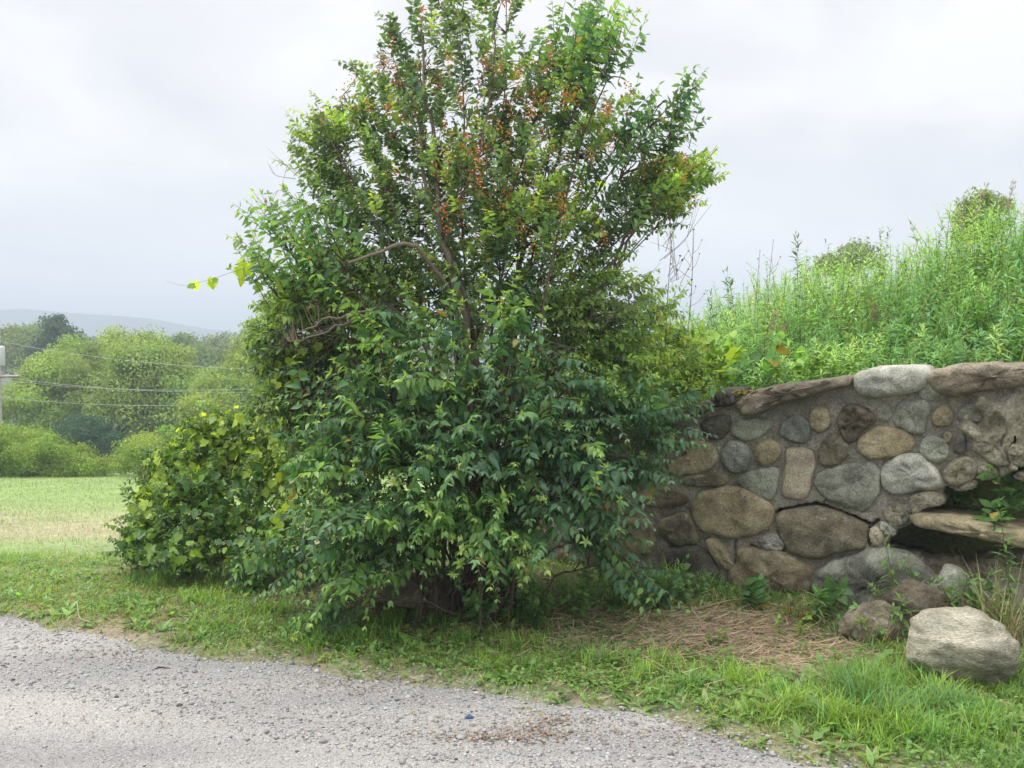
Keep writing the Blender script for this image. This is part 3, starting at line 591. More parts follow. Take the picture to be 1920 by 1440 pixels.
    build('stem', stems, M_bark, ob, smooth=True)
    build('foliage', fol + tws, M_leaf, ob)
broad_shrub()

# ------------------------------------------------------------------ grape vine mound on the left
def vine_mound():
    root = np.array([-1.9, 6.4, 0])
    ob = empty('grape_vine', root, 'yellow-green grape vine heaped in a mound at the left foot of the shrubs', 'vine')
    BL = [(430, 835, 120, 52, 6.6, .4, 520), (345, 880, 80, 55, 6.5, .4, 430), (290, 955, 52, 60, 6.3, .35, 320), (395, 950, 110, 80, 6.2, .4, 500), (505, 785, 80, 60, 6.5, .4, 280), (400, 800, 70, 30, 6.5, .3, 130), (250, 1010, 26, 40, 6.1, .2, 70), (520, 900, 90, 100, 6.1, .3, 300),
          (330, 1035, 75, 50, 5.95, .3, 150), (470, 1030, 90, 60, 5.9, .3, 170), (540, 985, 70, 80, 5.8, .3, 120), (270, 1010, 32, 40, 6.0, .2, 50), (460, 490, 26, 22, 5.25, .15, 9), (405, 522, 20, 6, 5.2, .05, 4), (360, 532, 10, 5, 5.2, .05, 2),
          (590, 385, 40, 30, 5.35, .2, 16), (650, 440, 50, 40, 5.4, .2, 16), (560, 660, 60, 50, 5.5, .2, 14), (520, 700, 40, 50, 5.5, .2, 34), (500, 510, 50, 50, 5.4, .2, 16), (740, 200, 60, 60, 5.7, .2, 12), (880, 240, 80, 80, 5.8, .2, 16), (1100, 400, 60, 80, 5.9, .2, 22)]
    P, O, I = blobs_points(np.array(BL, float))
    n = len(P); out = nrm(O + np.array([0, -.4, .5]))
    # leaves face the light: blades roughly horizontal or outward, stalk hidden
    Z = nrm(out + .5 * rng.normal(size=(n, 3)) + np.array([0, 0, .4])); X = nrm(np.cross(Z, rand_dir(n)) + np.array([0, -.1, -.5]))
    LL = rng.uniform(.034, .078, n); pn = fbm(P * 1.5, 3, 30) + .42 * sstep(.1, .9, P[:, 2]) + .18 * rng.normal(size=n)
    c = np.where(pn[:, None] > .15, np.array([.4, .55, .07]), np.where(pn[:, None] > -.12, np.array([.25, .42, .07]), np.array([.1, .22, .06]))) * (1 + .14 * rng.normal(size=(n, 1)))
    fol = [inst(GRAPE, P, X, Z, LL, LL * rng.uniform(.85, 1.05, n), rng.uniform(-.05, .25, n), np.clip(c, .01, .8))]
    # small-leaved shoots mixed through
    m = (rng.random(n) < .4) & (I < 10); D = nrm(out[m] + .6 * rand_dir(m.sum()) + np.array([0, 0, .2]))
    f, Pt = sprays(P[m] - D * .08, D, rng.uniform(.14, .28, m.sum()), 8, .045, .5, (.08, .17, .045), (.2, .32, .06), T=SMALL, droop=.3, hang=.4, flat=.7)
    fol += f + [twigs_of(Pt, .002, .001, (.18, .15, .07))]
    stems, nodes = shrub_canes(root, [([at(BL[k % 10][0] + rng.normal() * 20, BL[k % 10][1] + 10, BL[k % 10][4] + .1)], .006, .002) for k in range(26)], BARK, .22, .05)
    st2 = [tube(curve([at(470, 498, 5.3), at(430, 512, 5.2), at(390, 525, 5.2), at(345, 535, 5.2), at(312, 527, 5.2)], 6), np.linspace(.002, .0006, 24), 4, (.3, .33, .12))]
    build('stem', stems, M_bark, ob); build('tendril', st2, M_bark, ob); build('foliage', fol, M_vine, ob)
vine_mound()

# ------------------------------------------------------------------ stone wall
OX, OY, OS = 1180., 660., 740 / 1920
def zp(pts): a = np.array(pts, float); return to_wall(OX + a[:, 0] * OS, OY + a[:, 1] * OS)
def inpoly(P, poly):
    x, y = P[..., 0], P[..., 1]; r = np.zeros(x.shape, bool); n = len(poly)
    for i in range(n):
        x1, y1 = poly[i]; x2, y2 = poly[(i + 1) % n]
        if y1 == y2: continue
        r ^= ((y1 > y) != (y2 > y)) & (x < (x2 - x1) * (y - y1) / (y2 - y1) + x1)
    return r
def seg_dist(P, line):
    d = np.full(P.shape[:-1], 9.)
    for a, b in zip(line[:-1], line[1:]):
        t = np.clip(((P - a) @ (b - a)) / max((b - a) @ (b - a), 1e-9), 0, 1); d = np.minimum(d, np.linalg.norm(P - a - t[..., None] * (b - a), axis=-1))
    return d
def smooth_poly(p, it=2, n=44):
    p = np.asarray(p, float)
    for _ in range(it):
        q = np.roll(p, -1, 0); p = np.stack([.75 * p + .25 * q, .25 * p + .75 * q], 1).reshape(-1, 2)
    L_ = np.r_[0, np.cumsum(np.linalg.norm(np.roll(p, -1, 0) - p, axis=1))]; pp = np.vstack([p, p[:1]]); s = np.linspace(0, L_[-1], n, endpoint=False)
    return np.stack([np.interp(s, L_, pp[:, 0]), np.interp(s, L_, pp[:, 1])], -1)
def stone_part(poly, H, seed, back=-.06, rough=.5, base=0., it=1, tilt=(0, 0), grow=1.11):
    """closed pebble-like solid whose outline on the wall is poly; H = how far it stands proud"""
    o = smooth_poly(poly, it); c = o.mean(0); o = c + (o - c) * grow; n = len(o)
    rs = np.array([1., 1., .985, .95, .9, .82, .72, .6, .46, .3, .14]); z = np.array([back, -.01, .3, .52, .68, .82, .9, .95, .98, 1., 1.])
    size = np.sqrt(abs(np.sum(o[:, 0] * np.roll(o[:, 1], -1) - o[:, 1] * np.roll(o[:, 0], -1))) / 2)
    V = []
    for k, r in enumerate(rs):
        uv = c + (o - c) * r
        nz_ = np.stack([uv[:, 0] / size * 3.0, uv[:, 1] / size * 3.0, np.full(n, seed * 1.37)], -1)
        h = z[k] if k == 0 else base + H * z[k]
        if k > 0:
            h = h + .008 + 0 + rough * H * .8 * fbm(nz_, 5, seed, .58) - .12 * H * sstep(.05, .35, np.abs(fbm(nz_ * .6 + 7, 2, seed + 2))) * min(1, z[k] + .1) + .0035 * fbm(nz_ * 7, 2, seed + 3) + tilt[0] * (uv[:, 0] - c[0]) + tilt[1] * (uv[:, 1] - c[1])
            ridge = 1 - np.abs(fbm(nz_ * 1.4, 3, seed + 9)); h = h - rough * H * .5 * np.clip(ridge - .85, 0, 1) * 3
            uv = uv + size * .055 * np.stack([fbm(nz_ * 1.6, 3, seed + 21), fbm(nz_ * 1.6, 3, seed + 22)], -1)
        V.append(wall_pt(uv[:, 0], uv[:, 1], np.broadcast_to(h, n)))
    V.append(wall_pt(c[None, 0], c[None, 1], base + H * (1 + rough * .4 * fbm(np.array([[c[0] / size * 3, c[1] / size * 3, seed * 1.37]]), 4, seed))))
    V = np.vstack(V); m = len(rs)
    i = np.arange(m - 1)[:, None] * n + np.arange(n)[None]; j = np.arange(m - 1)[:, None] * n + (np.arange(n)[None] + 1) % n
    q = np.stack([i, j, j + n, i + n], -1).reshape(-1, 4); a = (m - 1) * n
    tri = np.stack([a + np.arange(n), a + (np.arange(n) + 1) % n, np.full(n, m * n)], -1)
    bk = np.arange(n)[::-1]
    return V, np.concatenate([q.ravel(), tri.ravel(), bk]), np.concatenate([np.full(len(q), 4), np.full(n, 3), [n]])
S_ = {  # colour pairs
    'grey': ((.15, .15, .13), (.3, .3, .26)), 'light': ((.24, .235, .215), (.42, .41, .38)), 'blue': ((.12, .125, .12), (.22, .225, .21)), 'tan': ((.21, .17, .11), (.34, .29, .2)),
    'brown': ((.1, .084, .06), (.22, .19, .14)), 'dark': ((.055, .05, .045), (.12, .11, .095)), 'pink': ((.33, .26, .2), (.45, .4, .32)), 'green': ((.19, .2, .165), (.31, .32, .27)),
    'rust': ((.14, .105, .065), (.27, .23, .165)), 'copb': ((.19, .15, .115), (.34, .29, .23)), 'rough': ((.12, .095, .07), (.3, .25, .19))}
SM = {k: stone_mat('stone_' + k, tuple(c * q for c, q in zip(a, (1.16, 1.18, 1.1))), tuple(c * q for c, q in zip(b, (1.16, 1.18, 1.1))), scale=7 if k != 'rough' else 22, bump=.5 if k not in ('rough', 'copb') else 1., spots=.35 if k not in ('dark',) else .15) for k, (a, b) in S_.items()}
M_mortar = stone_mat('mortar', (.2, .187, .145), (.36, .34, .28), (.38, .35, .29), scale=5, bump=.9, spots=.4)
M_torn = stone_mat('torn_mortar', (.22, .2, .13), (.42, .39, .3), (.5, .48, .4), scale=5, bump=.9, spots=.5)
STONES = [
 ('green', .035, [(500,370),(530,335),(620,322),(695,335),(695,370),(640,410),(580,432),(520,410)], 'pale grey-green oval stone in the top row'),
 ('blue', .045, [(735,375),(760,330),(820,300),(870,330),(888,400),(850,445),(790,430),(745,405)], 'blue-grey rounded stone'),
 ('tan', .035, [(885,290),(930,262),(975,290),(980,360),(940,392),(895,375),(880,330)], 'small upright buff stone'),
 ('rough', .075, [(1015,330),(1040,275),(1080,255),(1150,270),(1195,310),(1185,350),(1140,370),(1100,435),(1060,430),(1035,380)], 'pitted brown stone full of holes'),
 ('grey', .02, [(1205,270),(1250,255),(1280,290),(1260,335),(1210,330)], None),
 ('grey', .04, [(1285,310),(1320,240),(1390,225),(1450,250),(1462,290),(1435,350),(1430,402),(1370,390),(1290,345)], 'grey stone split by slanting seams'),
 ('tan', .035, [(1475,320),(1495,280),(1540,255),(1575,290),(1570,345),(1520,365),(1480,350)], None),
 ('grey', .025, [(1600,300),(1630,260),(1700,245),(1770,255),(1765,325),(1700,338),(1605,338)], None),
 ('light', .03, [(1790,275),(1830,258),(1862,290),(1850,335),(1800,330)], None),
 ('dark', .03, [(1572,480),(1600,395),(1632,380),(1645,460),(1620,500)], 'small dark three-cornered stone'),
 ('dark', .03, [(345,330),(480,300),(500,360),(440,430),(370,410)], None),
 ('blue', .045, [(453,500),(480,445),(530,428),(577,460),(594,520),(570,572),(520,590),(470,552)], 'dark blue-grey egg-shaped stone'),
 ('tan', .04, [(608,480),(640,438),(700,423),(737,460),(732,510),(680,547),(630,537)], 'round yellowish brown stone'),
 ('pink', .035, [(765,472),(882,478),(905,540),(882,620),(872,707),(752,702),(748,640),(765,540)], 'upright pinkish buff slab'),
 ('brown', .045, [(923,500),(950,418),(1000,393),(1052,418),(1072,480),(1040,532),(960,550),(930,530)], None),
 ('tan', .05, [(1108,440),(1160,383),(1250,363),(1340,383),(1388,430),(1360,482),(1260,512),(1150,514)], 'wide tan oval stone'),
 ('green', .04, [(1413,460),(1440,413),(1500,408),(1552,450),(1550,510),(1500,540),(1430,502)], None),
 ('tan', .04, [(195,560),(220,520),(290,500),(270,450),(390,440),(432,520),(375,582),(220,597)], None),
 ('brown', .035, [(255,605),(380,592),(460,588),(484,640),(370,654),(280,650)], None),
 ('green', .035, [(523,620),(600,580),(722,558),(724,640),(690,722),(620,692),(560,657)], 'pale triangular stone'),
 ('grey', .05, [(918,610),(980,570),(1090,540),(1180,543),(1217,600),(1200,690),(1140,773),(1080,742),(960,702),(913,650)], 'large lumpy grey stone in the middle'),
 ('light', .06, [(1233,570),(1290,520),(1380,490),(1450,518),(1505,600),(1530,655),(1420,672),(1300,692),(1240,652)], 'pale grey jagged stone at the overhang'),
 ('tan', .055, [(313,760),(340,700),(420,663),(540,663),(640,708),(692,770),(682,842),(600,887),(480,892),(380,872),(330,832)], 'large speckled oval stone'),
 ('brown', .06, [(720,782),(880,748),(940,752),(1160,828),(1167,880),(1157,952),(1000,987),(870,1002),(780,972),(740,922),(724,850)], 'big dark brown stone below the long crack'),
 ('light', .04, [(640,900),(690,878),(752,900),(757,952),(690,970),(640,947)], None),
 ('pink', .04, [(1170,865),(1200,848),(1242,880),(1232,932),(1180,937)], 'small pink stone beside the crack'),
 ('light', .03, [(1212,825),(1262,828),(1310,880),(1252,905)], None),
 ('tan', .035, [(373,930),(400,903),(450,918),(492,1000),(524,1040),(480,1058),(420,1012)], None),
 ('rust', .075, [(498,1080),(515,1045),(545,1030),(540,950),(620,958),(760,980),(872,1040),(892,1090),(872,1160),(700,1200),(520,1200)], 'big rusty brown stone at the foot'),
 ('grey', .11, [(898,1100),(960,1040),(1080,990),(1230,968),(1350,985),(1480,1100),(1505,1190),(1300,1250),(1000,1250),(920,1180)], 'huge grey boulder at the foot'),
 ('brown', .04, [(145,830),(250,780),(300,790),(322,870),(342,920),(240,942),(160,892)], None),
 ('dark', .04, [(170,975),(250,942),(350,952),(400,1010),(440,1080),(380,1180),(250,1180),(180,1080)], None),
 ('brown', .035, [(40,680),(150,650),(250,680),(292,730),(200,755),(60,742)], None),
 ('rust', .04, [(-120,850),(-20,800),(110,830),(130,960),(20,1010),(-110,980)], None),
 ('brown', .04, [(-300,700),(-150,660),(10,700),(0,790),(-150,830),(-290,800)], None),
 ('dark', .04, [(-100,480),(60,440),(170,500),(160,600),(0,640),(-110,590)], None),
 ('dark', .04, [(60,370),(180,350),(290,360),(280,430),(160,470),(50,440)], None),
 ('brown', .04, [(-350,880),(-160,870),(-150,1010),(-260,1060),(-350,1010)], None),
 ('dark', .04, [(-120,1040),(60,1040),(140,1120),(100,1200),(-80,1210)], None),
 ('tan', .02, [(1530,395),(1555,385),(1575,410),(1550,445),(1525,430)], None),
 ('brown', .03, [(1255,745),(1300,735),(1330,790),(1290,830),(1250,800)], None),
 ('grey', .03, [(1330,740),(1370,745),(1372,800),(1340,835),(1318,800)], None),
]
TORN = [([(1520,590),(1560,530),(1640,500),(1700,540),(1690,610),(1600,655),(1545,640)], .09), ([(1690,560),(1760,540),(1805,590),(1770,620),(1700,622)], .1), ([(1655,450),(1740,380),(1800,350),(1865,330),(1850,380),(1800,430),(1835,500),(1870,535),(1800,560),(1720,520)], .1),
 ([(1845,440),(1930,450),(2000,520),(1900,570),(1850,520)], .12), ([(1380,690),(1450,668),(1530,690),(1540,740),(1440,755),(1390,800),(1355,740)], .07), ([(1240,745),(1340,735),(1380,790),(1330,850),(1250,840)], .05), ([(1860,590),(1960,560),(2060,590),(2000,630),(1890,625)], .1), ([(1600,640),(1650,610),(1700,630),(1680,665),(1620,675)], .07)]
COPING = [
 ('copb', .16, [(548,240),(600,195),(740,160),(880,143),(1040,120),(1078,135),(1045,172),(920,202),(780,240),(680,280),(600,305),(552,296)], 'long tilted flaky grey slab', .7),
 ('light', .13, [(1103,150),(1118,105),(1200,78),(1320,70),(1425,70),(1450,100),(1435,160),(1398,187),(1300,212),(1180,218),(1118,192)], 'smooth white rounded boulder', .18),
 ('copb', .15, [(1448,125),(1520,85),(1650,60),(1830,58),(2080,66),(2080,138),(1900,142),(1840,172),(1720,190),(1600,208),(1500,188),(1463,155)], 'wide flat reddish brown slab', .5),
 ('grey', .05, [(1425,85),(1490,105),(1500,180),(1525,220),(1440,240),(1400,190)], None, .6),
 ('dark', .08, [(395,235),(430,190),(500,176),(525,205),(520,262),(400,268)], None, .7),
 ('brown', .1, [(-40,330),(150,290),(320,250),(410,240),(410,275),(280,318),(100,350),(-40,385)], None, .7),
 ('dark', .1, [(-420,430),(-200,380),(-50,350),(-50,395),(-200,430),(-420,480)], None, .7)]
def stone_wall():
    ob = empty('stone_wall', wall_pt(1.2, 0., 0.), 'mortared fieldstone retaining wall with a broken, overhanging right end', 'wall')
    step = .012
    top = [(-430, 470), (-200, 405), (0, 350), (300, 275), (520, 235), (560, 215), (740, 180), (1040, 135), (1100, 140), (1440, 120), (1520, 100), (2100, 85)]
    bot = [(2100, 560), (2000, 590), (1925, 560), (1905, 500), (1885, 440), (1870, 380), (1862, 440), (1880, 530), (1915, 570), (1860, 590), (1800, 622), (1745, 600), (1692, 605), (1688, 645), (1640, 655), (1600, 672), (1545, 655), (1520, 690), (1538, 735), (1490, 752), (1440, 748),
           (1400, 790), (1370, 845), (1310, 850), (1260, 905), (1240, 960), (1420, 1000), (1500, 1100), (1540, 1330), (-430, 1330)]
    poly = zp(top + bot)
    u0, u1 = poly[:, 0].min(), poly[:, 0].max(); us = np.arange(u0 - .02, u1 + .02, step); vs_ = np.arange(-.12, 1.62, step)
    U, V = np.meshgrid(us, vs_, indexing='ij')
    P3 = np.stack([U * 9, V * 9, U * 0], -1)
    wob = .018 * np.stack([fbm(P3, 3, 40), fbm(P3, 3, 41)], -1)
    Uc = np.stack([U, V], -1)
    cell = (Uc[:-1, :-1] + Uc[1:, 1:]) / 2
    ins = inpoly(cell + wob[:-1, :-1], poly)
    d = .006 + .014 * fbm(np.stack([U * 7, V * 7, U * 0], -1), 5, 50) + .01 * fbm(np.stack([U * 2, V * 2, U * 0 + 5], -1), 2, 51)
    # the torn mortar near the broken end is lumpy and hollowed
    tz = sstep(zp([(1600, 0)])[0, 0], zp([(1720, 0)])[0, 0], U + .5 * (V - 1.1)) * sstep(1.42, 1.3, V)
    rid = np.abs(fbm(np.stack([U * 5, V * 5, U * 0 + 2], -1), 4, 60))
    d = d + tz * (.1 * (.35 - rid) * 2 + .03 * fbm(np.stack([U * 14, V * 14, U * 0], -1), 3, 61))
    # cracks
    for ln, wd, dp in (([(715,785),(730,768),(800,762),(830,748),(900,738),(940,745),(1020,775),(1100,805),(1150,828),(1172,865),(1170,940)], .006, .12), ([(1150,828),(1185,840),(1215,815)], .006, .08), ([(180,968),(215,940),(240,930)], .007, .1), ([(590,935),(640,968),(760,972),(760,940)], .004, .06), ([(370,925),(395,903)], .005, .06), ([(512,920),(520,990),(515,1040)], .004, .05), ([(940,745),(955,720),(990,712)], .0025, .03), ([(725,860),(730,910),(750,950)], .005, .07)):
        dd = seg_dist(Uc + .2 * wob, zp(ln)); d = np.where(dd < wd + .002, -dp, d)
    nu, nv = U.shape
    used = np.zeros((nu, nv), bool)
    for a, b in ((0, 0), (1, 0), (0, 1), (1, 1)): used[a:nu - 1 + a, b:nv - 1 + b] |= ins
    fr = wall_pt(U, V, d).reshape(-1, 3); bk = wall_pt(U, V, np.full_like(U, -.3)).reshape(-1, 3)
    idx = np.arange(nu * nv).reshape(nu, nv); q = np.stack([idx[:-1, :-1], idx[1:, :-1], idx[1:, 1:], idx[:-1, 1:]], -1)[ins]
    ofs = nu * nv; faces = [q, q[:, ::-1] + ofs]
    def side(mask, a, b): faces.append(np.stack([a[mask], b[mask], b[mask] + ofs, a[mask] + ofs], -1))
    pad = np.pad(ins, 1)
    side(ins & ~pad[:-2, 1:-1], idx[:-1, :-1], idx[:-1, 1:]); side(ins & ~pad[2:, 1:-1], idx[1:, 1:], idx[1:, :-1])
    side(ins & ~pad[1:-1, :-2], idx[1:, :-1], idx[:-1, :-1]); side(ins & ~pad[1:-1, 2:], idx[:-1, 1:], idx[1:, 1:])
    Fq = np.concatenate(faces); allv = np.vstack([fr, bk]); us_, inv = np.unique(Fq.ravel(), return_inverse=True)
    # colour: torn faces paler
    mo = build('mortar', [(allv[us_], inv, np.full(len(Fq), 4))], M_mortar, ob, smooth=True)
    mo.data.materials.append(M_torn)
    cen = np.zeros(len(Fq)); tzf = tz.ravel(); cen = tzf[Fq[:, 0] % ofs]
    mo.data.polygons.foreach_set('material_index', (cen > .5).astype(np.int32)); mo.data.update()
    for k, (mn, H, pl, lb) in enumerate(STONES):
        o = build('stone', [stone_part(zp(pl), H, k + 1, rough=1.1 if mn in ('rough', 'grey', 'rust', 'light') else .55, grow=1.03 if lb and 'long crack' in lb else 1.11)], SM[mn], ob, smooth=True)
        if lb: o['label'] = lb
    for k, (pl, H) in enumerate(TORN):
        build('broken_mortar', [stone_part(zp(pl), H * .6, 60 + k, back=-.28, rough=.75, grow=1.04)], M_torn, ob, smooth=True, label='pale jagged lump of torn mortar at the broken edge')
    for k, (mn, H, pl, lb, rg) in enumerate(COPING):
        pt = stone_part(zp(pl), H, 80 + k, back=-.34, rough=rg, base=-.02)
        o = build('coping_stone', [pt], SM[mn], ob, smooth=True)
        if lb: o['label'] = lb
    # moss on the coping
    c = np.vstack([wall_pt(*zp([(x_, y_)])[0], rng.uniform(-.1, .04)) [None] for x_, y_ in zip(rng.uniform(505, 600, 260), rng.uniform(188, 222, 260))])
    n = len(c); build('moss', [pebbles(c, rng.uniform(.004, .011, n), jit((.2, .17, .03), n, .3, .15), .8, .4)], M_peb, ob, kind='stuff', label='yellow-green moss tuft')
stone_wall()

# ------------------------------------------------------------------ loose rocks
def rock_mesh(rad, seed, sub=5, planes=9, rough=.1, fr=1.6, strat=0., cut=(.72, .92)):
    bm = bmesh.new(); bmesh.ops.create_icosphere(bm, subdivisions=sub, radius=1)
    V = np.array([v.co[:] for v in bm.verts]); Fc = np.array([[v.index for v in f.verts] for f in bm.faces]); bm.free()
    r = np.random.default_rng(seed)
    for k in range(planes):
        nn = nrm(r.normal(size=3)); dd = r.uniform(*cut); s = V @ nn; V = V - np.clip(s - dd, 0, 9)[:, None] * nn * .85
    V = V * (1 + rough * fbm(V * fr, 5, seed)[:, None])
    if strat: V = V * (1 + strat * np.abs(fbm(np.stack([V[:, 0] * 1.2, V[:, 1] * 1.2, V[:, 2] * 7 + 2 * V[:, 0]], -1), 3, seed + 5))[:, None])
    return V * np.array(rad), Fc
def rock(name, px, py_base, Y, rad, seed, mat, label, cat='rock', rot=0, sink=.25, ry_=0, **k):
    V, Fc = rock_mesh(rad, seed, **k); c, s = math.cos(rot), math.sin(rot)
    cr_, sr_ = math.cos(ry_), math.sin(ry_); V = np.stack([V[:, 0] * cr_ - V[:, 2] * sr_, V[:, 1], V[:, 0] * sr_ + V[:, 2] * cr_], -1)
    V = np.stack([V[:, 0] * c - V[:, 1] * s, V[:, 0] * s + V[:, 1] * c, V[:, 2]], -1)
    b = at(px, py_base, Y); loc = np.array([b[0], Y, float(ground_z(b[0], Y))])
    V = V + loc + np.array([0, 0, rad[2] * (1 - sink)])
    return build(name, [(V, Fc.ravel(), np.full(len(Fc), 3))], mat, smooth=True, label=label, cat=cat, loc=loc)
M_boul = stone_mat('boulder', (.32, .3, .215), (.5, .47, .38), (.26, .22, .14), scale=5, bump=.8, spots=.5, streak=3)
rock('boulder', 1797, 1290, 4.2, (.255, .21, .19), 5, M_boul, 'large pale rounded boulder in the grass below the broken wall end', rot=.12, sink=.26, ry_=-.08, planes=9, rough=.2, strat=.09, cut=(.84, 1.0))
rock('fallen_rock', 1635, 1200, 4.75, (.2, .14, .12), 11, SM['brown'], 'low brown rock in dead grass left of the pale boulder', rot=.4, rough=.2)
rock('fallen_rock', 1712, 1140, 4.95, (.2, .15, .17), 13, SM['rough'], 'rough brown rock between the wall and the pale boulder', rot=-.3, rough=.25)
rock('fallen_rock', 1780, 1110, 5.05, (.16, .12, .2), 15, SM['grey'], 'grey rock standing beside the huge boulder at the wall foot', rot=.8, rough=.2)
rock('fallen_rock', 1885, 1110, 5.1, (.24, .16, .15), 19, SM['grey'], 'grey rock under the fallen slab at the right', rot=.2, rough=.2)
rock('fallen_rock', 780, 1140, 5.35, (.3, .2, .13), 23, SM['brown'], 'dark flat rock under the shrubs beside their stems', rot=.1, rough=.15)
rock('road_stone', 880, 1358, 3.8, (.02, .016, .015), 31, stone_mat('blue_stone', (.06, .09, .2), (.1, .14, .3), scale=30), 'small blue stone on the gravel road', 'stone', sub=3)
rock('road_stone', 518, 1402, 3.58, (.016, .012, .012), 33, SM['dark'], 'dark pebble near the bottom of the gravel road', 'stone', sub=3)
rock('road_stone', 770, 1347, 3.86, (.022, .018, .014), 35, SM['tan'], 'mossy tan pebble on the gravel beside the grass', 'stone', sub=3)
for k_, (px_, py_, Y_, r_, lb_) in enumerate(((1690, 1010, 5.35, .07, 'small chunk of rubble in the crack mouth at the left of the gap'), (1740, 1150, 5.0, .08, 'fist-sized rubble stone between the rough brown rock and the huge boulder'), (1835, 1120, 5.0, .1, 'tan rubble stone under the fallen slab behind the pale boulder'), (1905, 1190, 4.7, .09, 'small stone in the dry grass right of the pale boulder'))):
    rock('rubble_stone', px_, py_, Y_, (r_, r_ * .8, r_ * .6), 50 + k_, SM[('light', 'rough', 'tan', 'brown')[k_]], lb_, 'stone', rot=k_, sub=4, rough=.25)
rock('fallen_rock', 1775, 1090, 5.3, (.3, .2, .19), 61, SM['rough'], 'big weathered rock heaped under the left end of the fallen slab', rot=.2, sink=.1, rough=.22, planes=12)
rock('fallen_rock', 1880, 1075, 5.25, (.3, .2, .2), 63, SM['brown'], 'brown rock heaped beneath the middle of the fallen slab', rot=-.2, sink=.1, rough=.22, planes=12)
# the fallen slab in the gap
def slab():
    pts = np.array([(1375, 800), (1420, 778), (1560, 790), (1700, 805), (1840, 840), (2090, 880), (2090, 960), (1900, 930), (1700, 900), (1540, 860), (1400, 840)], float)
    uv = zp(pts); V, lo, to = stone_part(uv, .2, 71, back=-.28, rough=.35, base=-.05)
    n = build('fallen_slab', [(V, lo, to)], SM['tan'], smooth=True, label='long tan slab lying fallen in the gap under the broken wall', cat='slab', loc=wall_pt(uv[:, 0].mean(), 0))
slab()

# ------------------------------------------------------------------ weeds on the bank
def goldenrod(P, H, rgb, leafL=.085, per=46, lean=.12):
    """upright stalks covered with narrow leaves"""
    n = len(P); s = np.linspace(.12, 1, per)[None]; ln = np.concatenate([lean * rng.normal(size=(n, 2)), np.ones((n, 1))], -1)
    H = np.broadcast_to(H, n)
    C_ = P[:, None] + nrm(ln)[:, None] * (s * H[:, None])[..., None]
    bend = rng.normal(size=(n, 1, 2)) * .1; C_[..., :2] += bend * (s ** 2 * H[:, None])[..., None]
    ang = np.arange(per)[None] * 2.4 + rng.uniform(0, 6.28, (n, 1)); el = np.interp(s, [0, .7, 1], [-.2, .2, .95]) + .25 * rng.normal(size=(n, per))
    X = np.stack([np.cos(ang) * np.cos(el), np.sin(ang) * np.cos(el), np.sin(el)], -1); Z = nrm(np.array([0, 0, 1.]) - X * X[..., 2:3] + .2 * rng.normal(size=X.shape))
    LL = leafL * np.interp(s, [0, .3, .85, 1], [.7, 1.1, .8, .45]) * rng.uniform(.7, 1.3, (n, per))
    c = np.clip(jit(rgb, n, .12, .08)[:, None] * (1 + .14 * rng.normal(size=(n, per, 1))) * np.interp(s, [0, 1], [.85, 1.2])[..., None], .01, .8)
    f = lambda a: a.reshape(-1, *a.shape[2:])
    lv = inst(NARROW, f(C_), f(X), f(Z), f(LL), f(LL) * .19, rng.uniform(.05, .5, n * per), f(c))
    return [lv, twigs_of(C_[:, ::5], .0035, .0015, (.17, .2, .08))]
def grass_tufts(P, n_each, H, rgb, wd=.004, lean=.5, T=BLADE, v=.15, rad=.03):
    n = len(P) * n_each; B = np.repeat(P, n_each, 0) + np.concatenate([rad * rng.normal(size=(n, 2)), np.zeros((n, 1))], -1)
    a = rng.uniform(0, 6.28, n); l = np.abs(rng.normal(size=n)) * lean
    X = nrm(np.stack([np.cos(a) * l, np.sin(a) * l, np.ones(n)], -1)); Z = nrm(np.stack([-np.cos(a), -np.sin(a), l + .05], -1))
    Hh = np.repeat(np.broadcast_to(H, len(P)), n_each) * rng.uniform(.5, 1.15, n)
    c = np.repeat(jit(rgb, len(P), .14, .1), n_each, 0) * (1 + v * rng.normal(size=(n, 1)))
    return inst(T, B, X, Z, Hh, np.broadcast_to(wd, n) * rng.uniform(.6, 1.4, n), -rng.uniform(.1, .8, n) * -1, np.clip(c, .01, .8))
def on_bank(n, u0, u1, v0, v1):
    u = rng.uniform(u0, u1, n); v = rng.uniform(v0, v1, n); xy = WB + u[:, None] * WU - v[:, None] * WN
    return np.column_stack([xy, bank_z(xy[:, 0], xy[:, 1])])
parts = []
P = on_bank(2700, -.9, 7.5, .38, 5.6); a = P[:, 0] / P[:, 1]
keep = (a > .1) & (a < .68); P = P[keep]; v = bank_uv(P[:, 0], P[:, 1])[1]; cl = 1.4 * fb2(P[:, 0], P[:, 1], 1.5, 3, 55)
for lo, hi, rgb in ((-9, -.05, (.18, .36, .15)), (-.05, .12, (.24, .43, .15)), (.12, 9, (.31, .5, .16))):
    m = (cl + .12 * rng.normal(size=len(P)) > lo) & (cl + .0 * P[:, 0] <= hi)
    parts += goldenrod(P[m], (.3 + .48 * sstep(.3, 2.2, v[m])) * (1 + .5 * np.clip(cl[m], -.6, .6)) * rng.uniform(.85, 1.1, m.sum()), rgb, leafL=.092, per=54, lean=.2)
P = on_bank(1500, -.4, 7, .34, 4.8); v = bank_uv(P[:, 0], P[:, 1])[1]
parts.append(grass_tufts(P, 16, .26 + .36 * sstep(.3, 2., v), (.27, .46, .17), wd=.007, lean=.95, rad=.06))
P = on_bank(110, .2, 7, .8, 4.2); parts.append(grass_tufts(P, 4, .8, (.42, .35, .22), wd=.0035, lean=.5))
